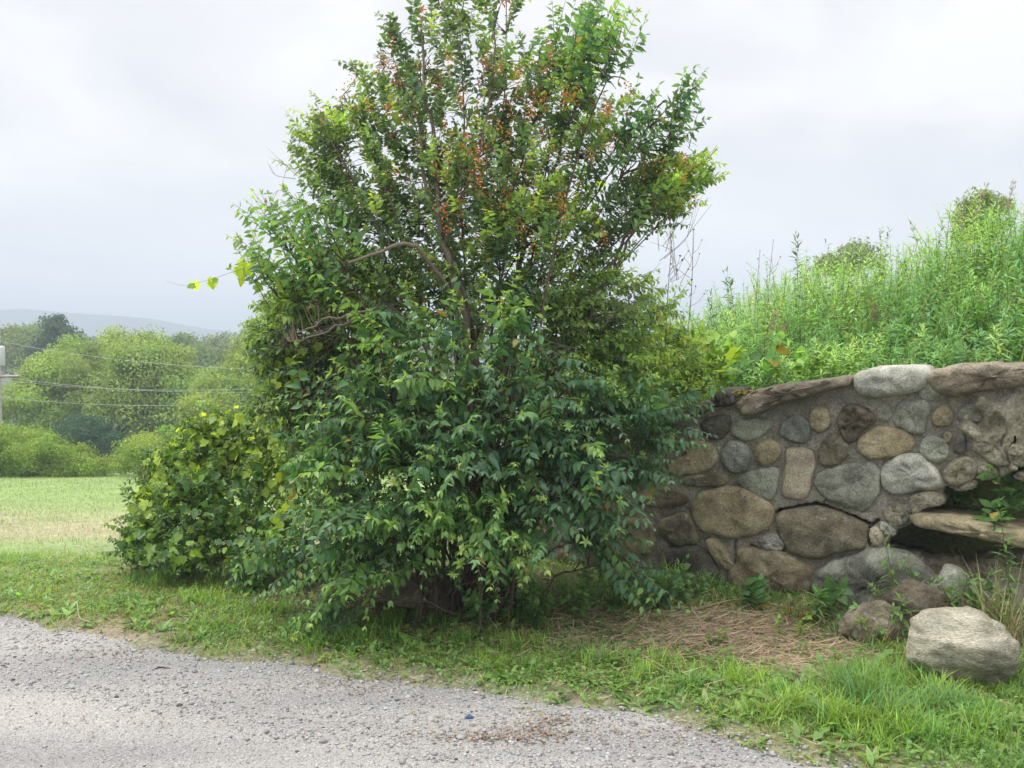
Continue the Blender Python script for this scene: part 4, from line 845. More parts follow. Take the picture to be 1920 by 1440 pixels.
P = on_bank(160, -.2, 7, .5, 4.5); f_, Pt_ = sprays(P, rand_dir(160) * .35 + np.array([0, 0, 1.]), rng.uniform(.35, .7, 160), 9, .07, .4, (.12, .26, .09), (.3, .42, .12), T=SMALL, droop=.1, hang=.2, flat=.2); parts += f_
P = on_bank(2600, -.5, 7, .33, 1.1); P[:, 2] += rng.uniform(.02, .3, len(P)); n = len(P); Z = nrm(rand_dir(n) + np.array([0, -.2, 1.])); parts.append(inst(SMALL, P, np.cross(Z, rand_dir(n)), Z, rng.uniform(.03, .07, n), .025, .2, jit((.14, .28, .08), n)))
build('bank_weeds', parts, M_grass, kind='stuff', label='bright green goldenrod and long grass covering the bank above the wall', cat='weeds')
# stalks that stand out against the sky
for px, py, Y, h, lb in ((1384, 505, 8.6, .75, 'dark goldenrod stalk against the sky at the left end of the bank weeds'), (1500, 440, 8.8, .8, 'goldenrod stalk left of the tallest weeds against the sky'), (1650, 432, 8.8, .8, 'bushy goldenrod top against the sky above the white coping boulder'), (1745, 415, 8.6, .9, 'tall goldenrod stalk just left of the round shrub on the bank'), (1585, 452, 9.0, .75, 'short goldenrod top between two taller stalks on the bank'), (1340, 548, 8.4, .6, 'small lone weed stalk right of the shrub on the skyline')):
    tp = at(px, py, Y); b = tp - np.array([0, 0, h]); bz = min(float(bank_z(np.array([b[0]]), np.array([Y]))[0]), b[2]); b = np.array([b[0], Y, bz]); h = tp[2] - bz
    ob = empty('goldenrod', b, lb, 'weed', 'goldenrod stalks on the skyline')
    g = goldenrod(np.repeat(b[None], 2, 0), h, (.1, .2, .06), leafL=.11, per=60, lean=.02)
    build('foliage', [g[0]], M_grass, ob); build('stem', [g[1]], M_grass, ob)
# dried flower stalks
def dry_stalk(px, py, Y, h, lb, rgb=(.2, .15, .11), yel=False):
    tp = at(px, py, Y); b = tp - np.array([.05, 0, h]); pts = [tube(curve([b, (b + tp) / 2 + rng.normal(size=3) * .02, tp], 5), np.linspace(.004, .0015, 10), 4, rgb)]
    heads = [tp]
    for k in range(7):
        t = rng.uniform(.35, .9); m = b * (1 - t) + tp * t; e_ = m + np.array([rng.normal() * .07, rng.normal() * .04, .06 + .08 * rng.random()]); pts.append(tube(curve([m, (m + e_) / 2 + np.array([.01, 0, -.01]), e_], 3), np.linspace(.002, .001, 6), 3, rgb)); heads.append(e_)
    ob = empty('dry_weed', b, lb, 'weed'); build('stem', pts, M_bark, ob); 
    for h_ in heads: build('seed_head', [pebbles(h_[None], rng.uniform(.005, .009, 1), jit((.3, .32, .08) if yel else rgb, 1, .15), 1, .3)], M_peb, ob)
dry_stalk(1450, 450, 8.3, .9, 'branching dry weed with round seed heads on the skyline right of the shrub', yel=True)
dry_stalk(1425, 470, 8.3, .7, 'thin dry weed beside the branching one on the skyline')
dry_stalk(1262, 425, 6.0, .95, 'bare dry stalk at the right edge of the tall shrub')
dry_stalk(1300, 430, 6.2, .9, 'leaning dry stalk just right of the tall shrub')
# tan grass plumes
def plume(px, py, Y, h, lb, lean=.1):
    tp = at(px, py, Y); b = tp - np.array([lean, 0, h]); n = 130; s = rng.random(n) ** .8
    c = curve([b, (b + tp) / 2 + np.array([-.02, 0, .03]), tp], 8); top = c[-6:]
    q = top[rng.integers(0, 6, n)] + rng.normal(size=(n, 3)) * .008; X = nrm((tp - b) + rng.normal(size=(n, 3)) * .35)
    ob = empty('grass_plume', b, lb, 'grass plume', 'tan grass plumes on the bank'); build('stem', [tube(c, np.linspace(.002, .001, len(c)), 3, (.3, .3, .15))], M_bark, ob)
    build('seed_head', [inst(NARROW, q, X, rand_dir(n), rng.uniform(.02, .06, n), .004, .2, jit((.42, .32, .22), n, .12))], M_straw, ob)
for a_ in ((1455, 590, 7.2, .45, 'tan feathery grass plume at the left of the bank', .08), (1470, 612, 7.1, .4, 'drooping tan plume just right of the first one on the bank', .02), (1640, 572, 7.2, .4, 'tan plume in the middle of the bank weeds', -.05), (1745, 628, 6.5, .35, 'brownish plume low on the bank above the brown coping slab', -.1),
           (1890, 560, 6.6, .5, 'tan plume leaning left near the right edge of the bank', -.15), (1850, 350, 8.0, .7, 'long dry plume arching over the round shrub', .2), (1900, 345, 7.8, .8, 'tallest dry plume at the right above the round shrub', .1), (1800, 395, 8.0, .6, 'dry plume at the left side of the round shrub on the bank', -.1), (1840, 545, 6.9, .5, 'tan plume leaning in the weeds below the round shrub', -.2)):
    plume(*a_)

# ------------------------------------------------------------------ trees and shrubs made of leaf clumps
def clump_crown(bl, nclump, per, leaf, rgb, rad, T=DIAM, v=.16, inner=.25, var=.14, shell=.8, full=False):
    """bl rows: px, py, rx, ry, depth, rdepth; sub-clumps on each ellipsoid, leaves on each sub-clump"""
    parts = []; bl = np.array(bl, float); wts = bl[:, 2] * bl[:, 3]; wts = wts / wts.sum()
    for row, wt in zip(bl, wts):
        k = max(3, int(nclump * wt)); q = (rand_dir(k) if full else dome_q(k)) * rng.uniform(shell, 1.04, (k, 1)); q[: int(k * inner)] *= .6
        c = at(row[0] + q[:, 0] * row[2], row[1] - q[:, 2] * row[3], row[4] + q[:, 1] * row[5])
        r = rad * rng.uniform(.6, 1.35, k); tone = 1 + var * rng.normal(size=(k, 1))
        m = per; d = rand_dir(k * m).reshape(k, m, 3); rr = rng.random((k, m, 1)) ** .4
        P = c[:, None] + d * rr * r[:, None, None] * np.array([1, 1, .75])
        Z = nrm(d + .6 * rng.normal(size=d.shape) + np.array([0, 0, .7])); X = nrm(np.cross(Z, rand_dir(k * m).reshape(k, m, 3)) + np.array([0, 0, -.35]))
        col_ = np.clip(np.array(rgb) * tone[:, None] * (1 + v * rng.normal(size=(k, m, 1))) * (1 + .045 * rng.normal(size=(k, 1, 3))), .008, .8)
        f = lambda a: a.reshape(-1, a.shape[-1]); LL = leaf * rng.uniform(.6, 1.3, k * m)
        parts.append(inst(T, f(P), f(X), f(Z), LL, LL * .55, .15, f(col_)))
    return parts
def tree(name, label, cat, bl, nclump, per, leaf, rgb, rad, trunk=None, group=None, part='crown', **k):
    bl = np.array(bl, float); px = bl[:, 0].mean(); Y = bl[:, 4].mean(); x = float(at(px, 700, Y)[0]); zb = float(ground_z(x, Y)) if not k.get('zb') else k.pop('zb')
    root = np.array([x, Y, zb]); ob = empty(name, root, label, cat, group)
    build(part, clump_crown(bl, nclump, per, leaf, rgb, rad, full=cat in ('bush', 'shrub'), **k), M_far, ob)
    r = trunk or .08; st = []
    for row in bl:
        for q in range(4):
            tgt = at(row[0] + rng.normal() * row[2] * .4, row[1] + rng.normal() * row[3] * .3, row[4]); mid = root * .6 + tgt * .4; mid[:2] = root[:2] * .8 + tgt[:2] * .2; tgt = mid * .35 + tgt * .65
            c = curve([root + np.array([*rng.normal(size=2) * r * .3, -.1]), mid, tgt], 6); st.append(tube(c, np.linspace(r * (1 if q == 0 else .6), r * .15, len(c)), 6, (.13, .1, .075)))
    build('trunk', st, M_bark, ob, smooth=True)
    return ob
BG = [
 ('maple_tree', 'big round yellow-green tree standing beyond the field', 'tree', [(215, 700, 150, 72, 46, 4), (110, 740, 85, 60, 45, 3), (320, 745, 62, 62, 45, 3), (60, 775, 62, 45, 44, 2.5), (270, 780, 80, 45, 43.5, 2.5), (170, 775, 60, 40, 43.6, 2.5), (215, 735, 90, 45, 44.5, 3), (100, 815, 60, 30, 43.8, 2.5), (290, 815, 60, 30, 43.8, 2.5)], 330, 230, .17, (.29, .42, .12), .85, .16),
 ('round_bush', 'dark green bush tucked under the big round tree', 'bush', [(165, 825, 58, 42, 38, 2), (210, 850, 35, 25, 37.5, 1.5)], 60, 200, .12, (.06, .13, .08), .5, .08),
 ('spruce_tree', 'dark conifer rising behind the big round tree', 'tree', [(103, 640, 24, 28, 78, 2.5), (103, 612, 14, 20, 78, 2), (135, 640, 18, 20, 79, 2), (98, 660, 36, 20, 78, 3)], 60, 150, .3, (.08, .14, .09), 1.0, .3),
 ('far_tree', 'pale leafy tree at the far left edge beyond the field', 'tree', [(30, 670, 55, 48, 90, 4), (60, 650, 40, 30, 92, 4)], 90, 150, .34, (.2, .3, .11), 1.5, .3),
 ('far_tree', 'bushy tree behind the right shoulder of the big round tree', 'tree', [(345, 670, 30, 38, 85, 4), (375, 700, 40, 50, 80, 4)], 70, 150, .3, (.17, .27, .1), 1.3, .3),
 ('far_tree', 'grey-green tree showing just left of the tall shrub', 'tree', [(425, 672, 42, 38, 100, 4), (460, 690, 40, 45, 98, 4)], 80, 150, .36, (.2, .27, .13), 1.6, .3),
 ('sapling_tree', 'light green small tree between the big round tree and the shrub', 'tree', [(430, 740, 60, 48, 40, 3), (465, 700, 30, 50, 42, 3), (395, 780, 50, 40, 36, 2.5)], 110, 190, .15, (.26, .37, .1), .7, .1),
 ('dogwood_bush', 'leafy green bush at the far end of the field by the vine mound', 'bush', [(262, 848, 46, 24, 26, 1.5), (310, 838, 44, 32, 24, 1.5), (220, 872, 40, 14, 26, 1)], 70, 200, .075, (.26, .38, .09), .36, .05),
 ('hedge_shrub', 'bright green bushy thicket at the left edge of the field', 'bush', [(40, 850, 70, 44, 25.5, 1.6), (-60, 835, 80, 50, 25.5, 1.6), (110, 862, 55, 34, 25.5, 1.4), (165, 878, 40, 20, 26, 1.2)], 190, 230, .075, (.25, .37, .08), .36, .05),
 ('far_tree', 'grey-green treetop showing above the bank weeds', 'tree', [(1612, 488, 30, 22, 30, 2), (1560, 505, 40, 18, 30, 2)], 40, 110, .14, (.22, .29, .18), .5, .12),
 ('round_shrub', 'round shrub with dry grass standing on top of the bank at the right', 'shrub', [(1848, 400, 50, 40, 9.6, .35), (1815, 425, 32, 22, 9.6, .3)], 90, 70, .036, (.26, .34, .16), .1, .012)]
for b_ in BG: tree(*b_)
# the far wood that reads as one mass
fw = []
for px in np.arange(-700, 1500, 38): fw.append((px, 668 + 8 * rng.normal(), 40, 20 + 5 * rng.random(), 150 + 25 * rng.random(), 8))
build('far_woods', clump_crown(fw, 620, 60, .8, (.14, .22, .09), 2.6), M_far, kind='stuff', label='far wood beyond the field reading as one pale mass')

# ------------------------------------------------------------------ utility pole and wires
def pole():
    x, Y = -.5787 * 40, 40.; zb = float(ground_z(x, Y)); top = float(at(0, 600, Y)[2])
    ob = empty('utility_pole', (x, Y, zb), 'pale weathered utility pole at the left edge beyond the field', 'utility pole')
    build('pole', [tube(np.array([[x, Y, zb - .2], [x, Y, (zb + top) / 2], [x, Y, top]]), [.1, .09, .08], 12, (.5, .48, .45))], M_wood, ob, smooth=True)
    c = at(4, 665, Y - .2); pr = [(c[2] - .5, .0), (c[2] - .5, .1), (c[2] - .46, .12), (c[2] + .3, .12), (c[2] + .36, .1), (c[2] + .4, .03)]
    build('transformer', [tube(np.array([[c[0], c[1], z_] for z_, _ in pr]), [r_ + .001 for _, r_ in pr], 14, (.62, .62, .62))], M_wood, ob, smooth=True)
    za = at(0, 706, Y)[2]
    build('crossarm', [tube(np.array([[x - .9, Y, za], [x + .9, Y, za]]), .07, 4, (.4, .36, .3))], M_wood, ob)
    for (y0, y1, o_, lb) in ((640, 694, .8, 'topmost pale power cable strung from the pole across the big tree'), (706, 735, .3, 'middle pale power cable strung from the pole across the big tree'), (712, 727, -.4, 'power cable close above the middle one across the big tree'), (745, 753, 0, 'lowest pale cable strung from the pole across the big tree')):
        a_ = at(0, y0, 40.); b2 = at(520, y1, 34.); t = np.linspace(0, 1, 24)[:, None]; P_ = a_ * (1 - t) + b2 * t - np.array([0, 0, 1]) * .25 * 4 * t * (1 - t)
        ext = b2 + (b2 - a_) * 1.2; P_ = np.vstack([P_, ext])
        build('power_cable', [tube(P_, .006, 4, (.6, .6, .58))], M_wood, label=lb, cat='cable', group='power cables beyond the field', loc=a_)
pole()

# ------------------------------------------------------------------ grass and ground cover
def on_ground(x, y): return np.column_stack([x, y, ground_z(x, y)])
GREEN = (.22, .37, .075)
parts = []
# verge along the road
def scatter(n, ymin, ymax, xmin=-.72, xmax=.8, pw=1.):
    y = ymin + (ymax - ymin) * rng.random(n) ** pw; x = rng.uniform(xmin, xmax, n) * y; return x, y
def under(x, y): return np.exp(-(((x + .35) / 1.6) ** 2 + ((y - 5.75) / .7) ** 2) ** 2)
def strawz(x, y): return np.exp(-(((x - 1.25) / .9) ** 2 + ((y - 4.75) / .48) ** 2) ** 2)
x, y = scatter(24000, 3.0, 7.0); e = edge(x, y); u_, v_ = bank_uv(x, y)
dn = sstep(-.05, .3, e) * (.35 + .65 * sstep(-.35, .15, fb2(x, y, 1.8, 3, 77))) * (1 - .85 * under(x, y)) * (1 - .68 * strawz(x, y)) * ((v_ < -.02) | (u_ < -1.2))
k = rng.random(len(x)) < dn; x, y, e = x[k], y[k], e[k]
hh = (.035 + .07 * sstep(-.2, .5, fb2(x, y, 1.3, 3, 78))) * (.6 + .4 * sstep(0, .4, e)) * (1 + .8 * sstep(.2, 1.0, x) * sstep(1.0, .3, e))
tn = fb2(x, y, 2.5, 3, 79) + .25 * rng.normal(size=len(x))
for lo, hi, gc, w_, q_ in ((-9, -.12, (.16, .3, .09), .0032, 8), (-.12, .2, (.24, .4, .08), .0036, 8), (.2, .42, (.34, .46, .11), .004, 7), (.42, 9, (.42, .38, .18), .003, 5)):
    m = (tn > lo) & (tn <= hi)
    parts.append(grass_tufts(on_ground(x[m], y[m]), q_, hh[m] * rng.uniform(.6, 1.5, m.sum()), gc, wd=w_, lean=.75, rad=.026, v=.2))
# taller tufts
TU = [(1700, 1290, .12), (1745, 1300, .1), (1800, 1305, .1), (1860, 1300, .11), (1905, 1285, .14), (1640, 1240, .14), (1690, 1250, .13), (1600, 1215, .13), (1040, 1130, .26), (1150, 1130, .24), (1250, 1120, .24), (950, 1180, .18), (820, 1190, .14), (740, 1180, .15), (1180, 1170, .16), (680, 1220, .16), (500, 1170, .16), (380, 1150, .15), (260, 1110, .16), (1560, 1380, .2), (1620, 1350, .24), (1680, 1395, .2), (1640, 1420, .16), (1730, 1370, .2), (1780, 1420, .16), (1700, 1300, .18), (1590, 1330, .2), (1450, 1370, .12), (1380, 1300, .15), (1300, 1310, .13), (1250, 1280, .14), (1140, 1270, .13), (1050, 1270, .12), (1800, 1350, .14), (1660, 1330, .2), (1520, 1370, .16), (1880, 1420, .13), (930, 1270, .1), (1010, 1280, .12), (1590, 1395, .16), (1650, 1370, .22), (1700, 1410, .16), (1610, 1300, .2), (1420, 1310, .13), (1350, 1290, .13), (1200, 1290, .12), (1500, 1340, .12), (1090, 1250, .12), (980, 1240, .12), (1850, 1390, .14), (1900, 1330, .12), (1060, 1150, .22), (1100, 1140, .2), (700, 1190, .14), (620, 1230, .14), (560, 1210, .13), (300, 1120, .18), (460, 1130, .15), (230, 1150, .12), (1310, 1120, .2), (1350, 1100, .25), (1210, 1120, .2), (1480, 1180, .14), (860, 1230, .12), (1740, 1330, .16), (1560, 1210, .14), (1000, 1170, .2)]
for px, py, h in TU:
    Y = CAMH * F / (py - 660) ; q = at(px, py, Y); m = 7; xx = q[0] + .06 * rng.normal(size=m); yy = q[1] + .05 * rng.normal(size=m)
    parts.append(grass_tufts(on_ground(xx, yy), 22, h * .85, ((.2, .36, .07), (.28, .44, .08), (.17, .31, .09))[int(rng.integers(3))], wd=.0048, lean=.6, rad=.02))
# field
x, y = scatter(64000, 5.4, 26, -.8, -.12, 1.15); e = edge(x, y); k = (e > .1) & (under(x, y) < .4); x, y = x[k], y[k]
band = np.exp(-((y - 10.5) / 2.6) ** 2); drm = rng.random(len(x)) < np.clip(np.exp(-((y - 9.5) / 2.6) ** 2) * (.7 + 1.1 * fb2(x, y, .6, 3, 70)), 0, 1) * .6
cg = np.where(drm[:, None], np.array([.4, .36, .24]), np.array([.27, .38, .14])) * (1 + .15 * rng.normal(size=(len(x), 1)))
a_ = rng.uniform(0, 6.28, len(x)); l = rng.uniform(0, 2.2, len(x)); X = nrm(np.stack([np.cos(a_) * l, np.sin(a_) * l, np.ones(len(x))], -1)); Z = nrm(np.stack([-np.cos(a_), -np.sin(a_), l], -1))
parts.append(inst(BLADE2, on_ground(x, y), X, Z, rng.uniform(.02, .05, len(x)) * (1 + y / 40), .0032 * y / 5, .3, np.clip(cg, .02, .8)))
build('grass', parts, M_grass, kind='stuff', label='fresh green grass on the verge and field')
# low broad ground cover
x, y = scatter(19000, 3.2, 6.6); e = edge(x, y); u_, v_ = bank_uv(x, y)
dn = sstep(.0, .25, e) * sstep(-.35, .25, fb2(x, y, 1.6, 3, 91)) * (1 - .8 * under(x, y)) * (1 - .68 * strawz(x, y)) * ((v_ < -.02) | (u_ < -1.2)); k = rng.random(len(x)) < dn; x, y = x[k], y[k]
Pg = np.repeat(on_ground(x, y), 3, 0) + rng.normal(size=(len(x) * 3, 3)) * np.array([.015, .015, .004]); Pg[:, 2] += rng.uniform(.008, .045, len(Pg)); n = len(Pg)
Z = nrm(np.array([0, 0, 1.]) + .45 * rng.normal(size=(n, 3))); X = np.cross(Z, rand_dir(n)); LL = rng.uniform(.012, .03, n)
x, y = scatter(5200, 3.3, 6.2); e = edge(x, y); u_, v_ = bank_uv(x, y); k = (rng.random(len(x)) < sstep(.0, .2, e) * sstep(-.5, .2, fb2(x, y, 2.2, 3, 92)) * (1 - .9 * under(x, y)) * (1 - .6 * strawz(x, y))) & ((v_ < -.03) | (u_ < -1.2)); x, y = x[k], y[k]; n2 = len(x) * 4
Pr = np.repeat(on_ground(x, y), 4, 0); a_ = rng.uniform(0, 6.28, n2); el = rng.uniform(.1, 1.1, n2); Xr = np.stack([np.cos(a_) * np.cos(el), np.sin(a_) * np.cos(el), np.sin(el)], -1); Lr = np.repeat(rng.uniform(.03, .09, len(x)), 4) * rng.uniform(.7, 1.2, n2)
broad = inst(OVATE, Pr, Xr, nrm(np.array([0, 0, 1.]) - Xr * Xr[:, 2:3]), Lr, Lr * .32, rng.uniform(.2, .7, n2), jit((.22, .37, .1), n2, .2, .1))
build('ground_cover', [broad, inst(SMALL, Pg, X, Z, LL, LL * .75, .15, jit((.17, .3, .08), n, .2, .1))], M_leaf, kind='stuff', label='low leafy weeds creeping through the verge grass')
# straw
parts = []
def straw(n, xf, yf, L0, L1, up=.02, rgb=(.38, .29, .195)):
    x, y = xf, yf; P_ = on_ground(x, y); P_[:, 2] += rng.uniform(.002, up, n); a = rng.normal(.2, 1.3, n); X = np.stack([np.cos(a), np.sin(a) * .8, rng.normal(size=n) * .12], -1)
    return inst(BLADE, P_, X, nrm(np.array([0, 0, 1.]) + .5 * rng.normal(size=(n, 3))), rng.uniform(L0, L1, n), .0032, rng.uniform(-.25, .25, n), jit(rgb, n, .25, .1))
n = 7500; x = 1.25 + .6 * rng.normal(size=n); y = 4.78 + .3 * rng.normal(size=n); u_, v_ = bank_uv(x, y); k = (v_ < -.02) & (edge(x, y) > .15); parts.append(straw(k.sum(), x[k], y[k], .04, .2, .04))
n = 5000; x, y = scatter(n, 3.4, 5.6); k = edge(x, y) > .05; parts.append(straw(k.sum(), x[k], y[k], .03, .12, .02, (.4, .31, .19)))
n = 1500; q = at(1290, 1390, 3.66)
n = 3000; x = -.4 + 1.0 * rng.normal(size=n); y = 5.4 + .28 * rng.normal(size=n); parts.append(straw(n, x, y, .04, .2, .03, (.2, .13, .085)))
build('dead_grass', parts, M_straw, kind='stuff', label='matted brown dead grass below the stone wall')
# litter on the gravel
xs = []; 
for px, py, sx, sy, n in ((1010, 1385, 45, 14, 240), (960, 1402, 60, 7, 200), (1060, 1365, 30, 8, 120), (870, 1400, 60, 8, 110), (500, 1350, 300, 40, 160), (220, 1235, 60, 8, 120), (700, 1290, 90, 10, 260), (1250, 1390, 160, 18, 260)):
    ppx = px + sx * rng.normal(size=n); ppy = np.clip(py + sy * rng.normal(size=n), 1120, 1438); Y = CAMH * F / (ppy - 660); q = at(ppx, ppy, Y); xs.append(q[:, :2])
xs = np.vstack(xs); n = len(xs); z = np.maximum(road_z(xs[:, 0], xs[:, 1]), ground_z(xs[:, 0], xs[:, 1]) - .06 * sstep(-.12, -.35, edge(xs[:, 0], xs[:, 1]))) + .006
build('leaf_litter', [inst(SMALL, np.column_stack([xs, z]), rand_dir(n) * np.array([1, 1, .15]), nrm(np.array([0, 0, 1.]) + .3 * rng.normal(size=(n, 3))), rng.uniform(.008, .028, n), .008, .2, jit((.24, .185, .135), n, .3, .08))], M_straw, kind='stuff', label='brown leaf crumbs and plant litter on the gravel')

# ------------------------------------------------------------------ single weeds
def rosette(px, py, label, n=11, LL=.13, T=DAND, wd=.3, rgb=(.17, .3, .075), rise=.7, group='dandelion plants in the verge', name='dandelion'):
    Y = CAMH * F / (py - 660); q = at(px, py, Y); P0 = on_ground(np.array([q[0]]), np.array([q[1]]))[0]
    a = np.arange(n) * 2.4 + rng.random(); el = rng.uniform(.2, rise + .3, n); X = np.stack([np.cos(a) * np.cos(el), np.sin(a) * np.cos(el), np.sin(el)], -1); Z = nrm(np.array([0, 0, 1.]) - X * X[:, 2:3])
    ob = empty(name, P0, label, 'weed', group); l_ = LL * rng.uniform(.6, 1.15, n)
    build('leaf_rosette', [inst(T, np.repeat(P0[None], n, 0), X, Z, l_, l_ * wd, rng.uniform(.2, .7, n), jit(rgb, n, .12))], M_leaf, ob)
for px, py, lb, s in ((1330, 1265, 'dandelion with a tall pale leaf beside the straw patch', .17), (1290, 1300, 'dandelion among grass at the verge below the straw patch', .15), (1180, 1275, 'bright dandelion clump midway along the verge', .14), (1390, 1330, 'dandelion lying over the gravel edge below the straw', .15), (1470, 1370, 'dandelion on the gravel edge toward the bottom right', .16), (1570, 1400, 'large dandelion at the bottom edge of the verge', .17), (1620, 1290, 'tall-leaved dandelion left of the pale boulder', .2), (1680, 1340, 'broad dandelion just below the pale boulder', .18), (1750, 1390, 'dandelion at the bottom right below the boulder', .16), (1100, 1305, 'low dandelion at the gravel edge under the bright clump', .12), (1870, 1400, 'small dandelion in the bottom right corner', .13), (1240, 1335, 'flat dandelion spilling on the gravel in the middle', .13), (390, 1195, 'small dandelion on the left verge near the road', .1), (330, 1175, 'pale low dandelion in the left verge grass', .1), (1500, 1310, 'dandelion at the lower edge of the straw patch', .13)):
    rosette(px, py, lb, LL=s)
def leafy_weed(px, py, Y, h, lb, T=OVATE, LL=.09, nst=3, rgb=(.09, .2, .06), per=9, wd=.55, hang=.35, bank=False, name='leafy_weed'):
    q = at(px, py, Y); x0, y0 = q[0], q[1]; zb = q[2] if bank else float(ground_z(x0, y0)); P0 = np.array([x0, y0, zb]); ob = empty(name, P0, lb, 'weed')
    B = np.repeat(P0[None], nst, 0) + np.concatenate([.02 * rng.normal(size=(nst, 2)), np.zeros((nst, 1))], -1); D = nrm(np.concatenate([.35 * rng.normal(size=(nst, 2)), np.ones((nst, 1))], -1))
    f, Pt = sprays(B, D, h * rng.uniform(.7, 1.1, nst), per, LL, wd, rgb, tuple(np.array(rgb) * 1.4), T=T, droop=.1, hang=hang, flat=.3, tipsz=.7, miss=.05)
    build('foliage', f, M_leaf, ob); build('stem', [twigs_of(np.concatenate([B[:, None], Pt], 1), .003, .0015, (.15, .19, .07))], M_leaf, ob)
leafy_weed(1560, 1165, 5.1, .26, 'broad-leaved weed in front of the huge grey boulder at the wall foot', LL=.12, nst=4, per=5)
leafy_weed(1420, 1160, 5.25, .2, 'leafy weed against the rusty brown stone', LL=.09, nst=4, per=6)
leafy_weed(1820, 1075, 4.95, .3, 'dark broad-leaved weed below the fallen slab', LL=.1, nst=3, per=5)
leafy_weed(1855, 1010, 5.05, .22, 'weed with rounded leaves in the mouth of the gap', LL=.1, nst=4, per=5, bank=True)
leafy_weed(1895, 960, 5.0, .3, 'leafy weed filling the hole at the right end of the wall', LL=.09, nst=5, per=6, bank=True)
leafy_weed(1880, 560 + 240, 5.5, .35, 'weed showing through the notch in the torn mortar', LL=.08, nst=6, per=6, bank=True, rgb=(.16, .3, .07))
leafy_weed(1790, 950, 5.6, .2, 'shaded weed inside the gap behind the fallen slab', LL=.06, nst=6, per=6, bank=True)
leafy_weed(1740, 1060, 5.1, .22, 'thin weed rising before the fallen slab beside the huge boulder', LL=.06, nst=5, per=7, rgb=(.14, .24, .08))
leafy_weed(1800, 1110, 4.9, .34, 'tangled fine-leaved weed between the pale boulder and the heaped rocks', LL=.045, nst=10, per=10, rgb=(.16, .28, .09))
leafy_weed(1870, 1150, 4.75, .3, 'light green fine-leaved weed behind the right side of the pale boulder', LL=.045, nst=9, per=10, rgb=(.2, .32, .1))
leafy_weed(1700, 1090, 5.0, .3, 'fine-leaved weed over the huge grey boulder at the wall foot', LL=.045, nst=8, per=10, rgb=(.2, .33, .12))
for px_, py_, Y_, h_, lb_ in ((900, 1180, 5.0, .26, 'leafy green weed under the front of the shrubs beside their bare stems'), (1080, 1150, 5.1, .34, 'dark leafy weed at the shrubs\' right foot'), (1150, 1130, 5.3, .36, 'dark bushy weed against the wall foot right of the shrubs'), (1290, 1140, 5.45, .26, 'grassy green weed at the wall foot left of the rusty brown stone'), (960, 1130, 5.1, .3, 'fine-leaved weed in the shade below the lowest sprays'), (1640, 1215, 4.68, .2, 'weed growing up in front of the low brown rock')):
    leafy_weed(px_, py_, Y_, h_, lb_, LL=.055, nst=9, per=9, rgb=(.13, .25, .08))
leafy_weed(1485, 1230, 4.75, .16, 'small pale weed alone on the straw patch', LL=.05, nst=3, per=6, rgb=(.2, .3, .07))
leafy_weed(1340, 1235, 4.6, .12, 'short weed at the left side of the straw patch', LL=.04, nst=4, per=5, rgb=(.17, .27, .07))
leafy_weed(1000, 1190, 4.95, .3, 'bushy light green weed under the right side of the shrubs', LL=.06, nst=9, per=9, rgb=(.09, .18, .05))
leafy_weed(1230, 1170, 5.2, .28, 'feathery weed at the wall foot right of the shrubs', LL=.06, nst=8, per=9, rgb=(.07, .15, .05))
leafy_weed(470, 1085, 5.6, .25, 'leafy weed at the foot of the vine mound', LL=.08, nst=6, per=6)
leafy_weed(1350, 715, 6.45, .42, 'bright yellow-green grape seedling on the wall top beside the shrub', T=GRAPE, LL=.11, nst=6, per=5, rgb=(.24, .38, .05), wd=1., bank=True)
leafy_weed(1440, 705, 6.3, .36, 'grape seedling with two pale leaves above the tilted coping slab', T=GRAPE, LL=.09, nst=3, per=4, rgb=(.14, .28, .07), wd=1., bank=True)
leafy_weed(1515, 700, 6.2, .22, 'small grape seedling left of the white coping boulder', T=GRAPE, LL=.08, nst=2, per=4, rgb=(.16, .3, .07), wd=1., bank=True)
for px, py, Y, h, lb in ((1675, 1130, 5.0, .5, 'pale goldenrod in front of the crack by the pink stone'), (1890, 1130, 4.75, .75, 'tall goldenrod at the right before the gap in the wall'), (1720, 1110, 5.0, .4, 'feathery goldenrod between the huge boulder and the gap'), (1790, 1150, 4.85, .35, 'short goldenrod behind the pale boulder'), (1690, 1200, 4.7, .25, 'low goldenrod sprig left of the pale boulder'), (1540, 1200, 4.95, .22, 'thin goldenrod sprig on the straw under the grey boulder')):
    q = at(px, py, Y); P0 = np.array([q[0], Y, float(ground_z(q[0], Y))]); ob = empty('goldenrod', P0, lb, 'weed', 'goldenrod plants at the wall foot')
    g = goldenrod(P0[None] + np.concatenate([.03 * rng.normal(size=(2, 2)), np.zeros((2, 1))], -1), h * np.array([1, .7]), (.15, .27, .08), leafL=.1, per=40, lean=.05); build('foliage', [g[0]], M_grass, ob); build('stem', [g[1]], M_grass, ob)
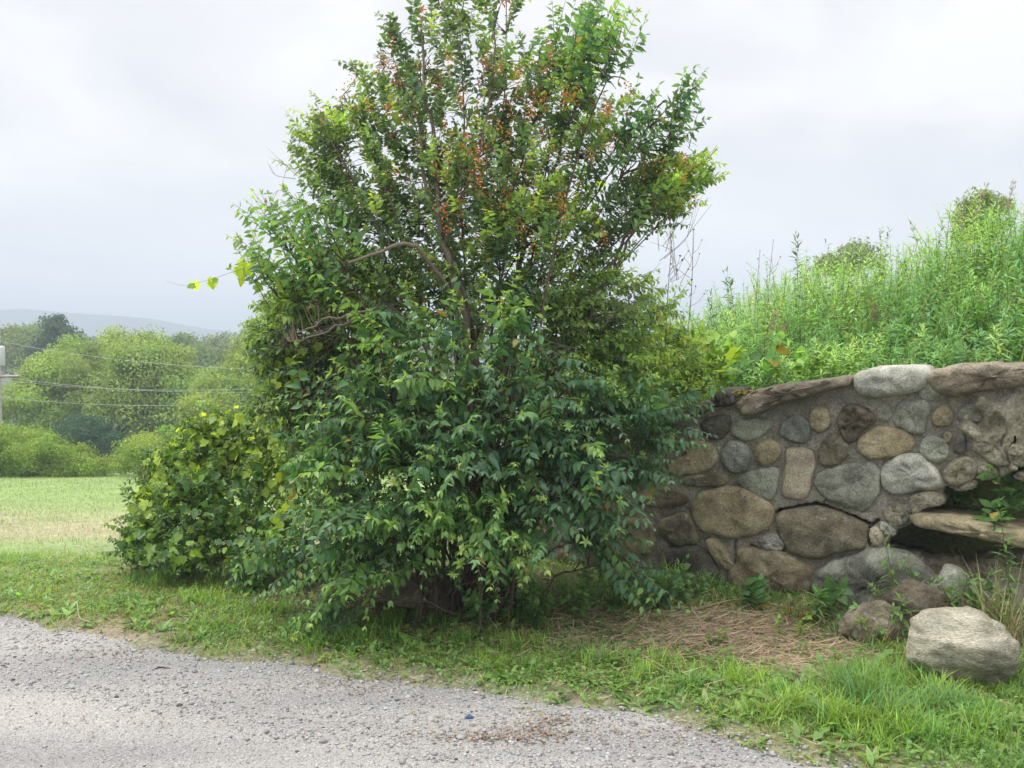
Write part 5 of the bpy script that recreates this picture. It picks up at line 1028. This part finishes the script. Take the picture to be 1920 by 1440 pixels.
# dry reedy tuft at right
def dry_tuft(px, Y, h, lb, rgb, n=60, lean=.35):
    x0 = float(at(px, 1000, Y)[0]); P0 = on_ground(np.array([x0]), np.array([Y]))[0]; build('dry_grass_tuft', [grass_tufts(np.repeat(P0[None], 6, 0), n // 6, h, rgb, wd=.0035, lean=lean, rad=.06)], M_straw, label=lb, cat='grass tuft', group='dry grass tufts', loc=P0)
dry_tuft(1905, 4.6, .55, 'tall tuft of dry and green grass at the right edge behind the boulder', (.36, .32, .16), 150)
dry_tuft(1850, 4.75, .45, 'dry grass tuft leaning behind the pale boulder', (.34, .28, .16), 80)
dry_tuft(1510, 5.0, .25, 'reddish dry grass tuft on the straw beside the low brown rock', (.3, .17, .1), 80)
dry_tuft(1650, 4.65, .25, 'dry grass tuft over the low brown rock', (.36, .28, .16), 60)
# sticks
def stick(pts, r, lb, rgb=(.3, .24, .17)):
    P_ = [];
    for px, py, dz in pts:
        Y = CAMH * F / (py - 660); q = at(px, py, Y); P_.append([q[0], q[1], float(ground_z(q[0], q[1])) + dz])
    build('stick', [tube(curve(P_, 5), r, 5, rgb)], M_bark, label=lb, cat='stick', loc=P_[0])
stick([(285, 1266, .0), (300, 1262, .012), (328, 1264, .004)], .006, 'short dark stick on the gravel at the left', (.05, .045, .04))
stick([(715, 1135, .02), (760, 1145, .02), (830, 1138, .03)], .01, 'bare stick on the earth under the shrubs')
stick([(1300, 1175, .03), (1380, 1160, .06), (1440, 1165, .05), (1530, 1180, .03)], .005, 'long thin arching stem lying on the straw patch', (.3, .22, .14))
stick([(895, 1165, .02), (912, 1145, .08), (925, 1130, .12)], .005, 'pale broken twig poking up under the shrubs', (.4, .33, .26))
stick([(145, 1165, .06), (150, 1180, .03), (170, 1187, .02)], .003, 'small bent twig at the edge of the left verge', (.38, .32, .25))

# ------------------------------------------------------------------ haze
def haze():
    m, t = new_mat('haze'); o = N(t, 'ShaderNodeOutputMaterial'); p = N(t, 'ShaderNodeVolumePrincipled'); p.inputs['Color'].default_value = (.76, .87, 1, 1); p.inputs['Density'].default_value = .002; p.inputs['Anisotropy'].default_value = 0
    t.links.new(p.outputs[0], o.inputs['Volume'])
    x0, x1, y0, y1, z0, z1 = -2700, 2700, -300, 2700, -14, 75
    V = [(x, y, z) for x in (x0, x1) for y in (y0, y1) for z in (z0, z1)]; Fc = [(0, 1, 3, 2), (4, 6, 7, 5), (0, 4, 5, 1), (2, 3, 7, 6), (0, 2, 6, 4), (1, 5, 7, 3)]
    build('haze', [(np.array(V, float), np.array(Fc).ravel(), np.full(6, 4))], m, kind='stuff', label='thin pale summer haze')
haze()
print('objects', len(bpy.data.objects))
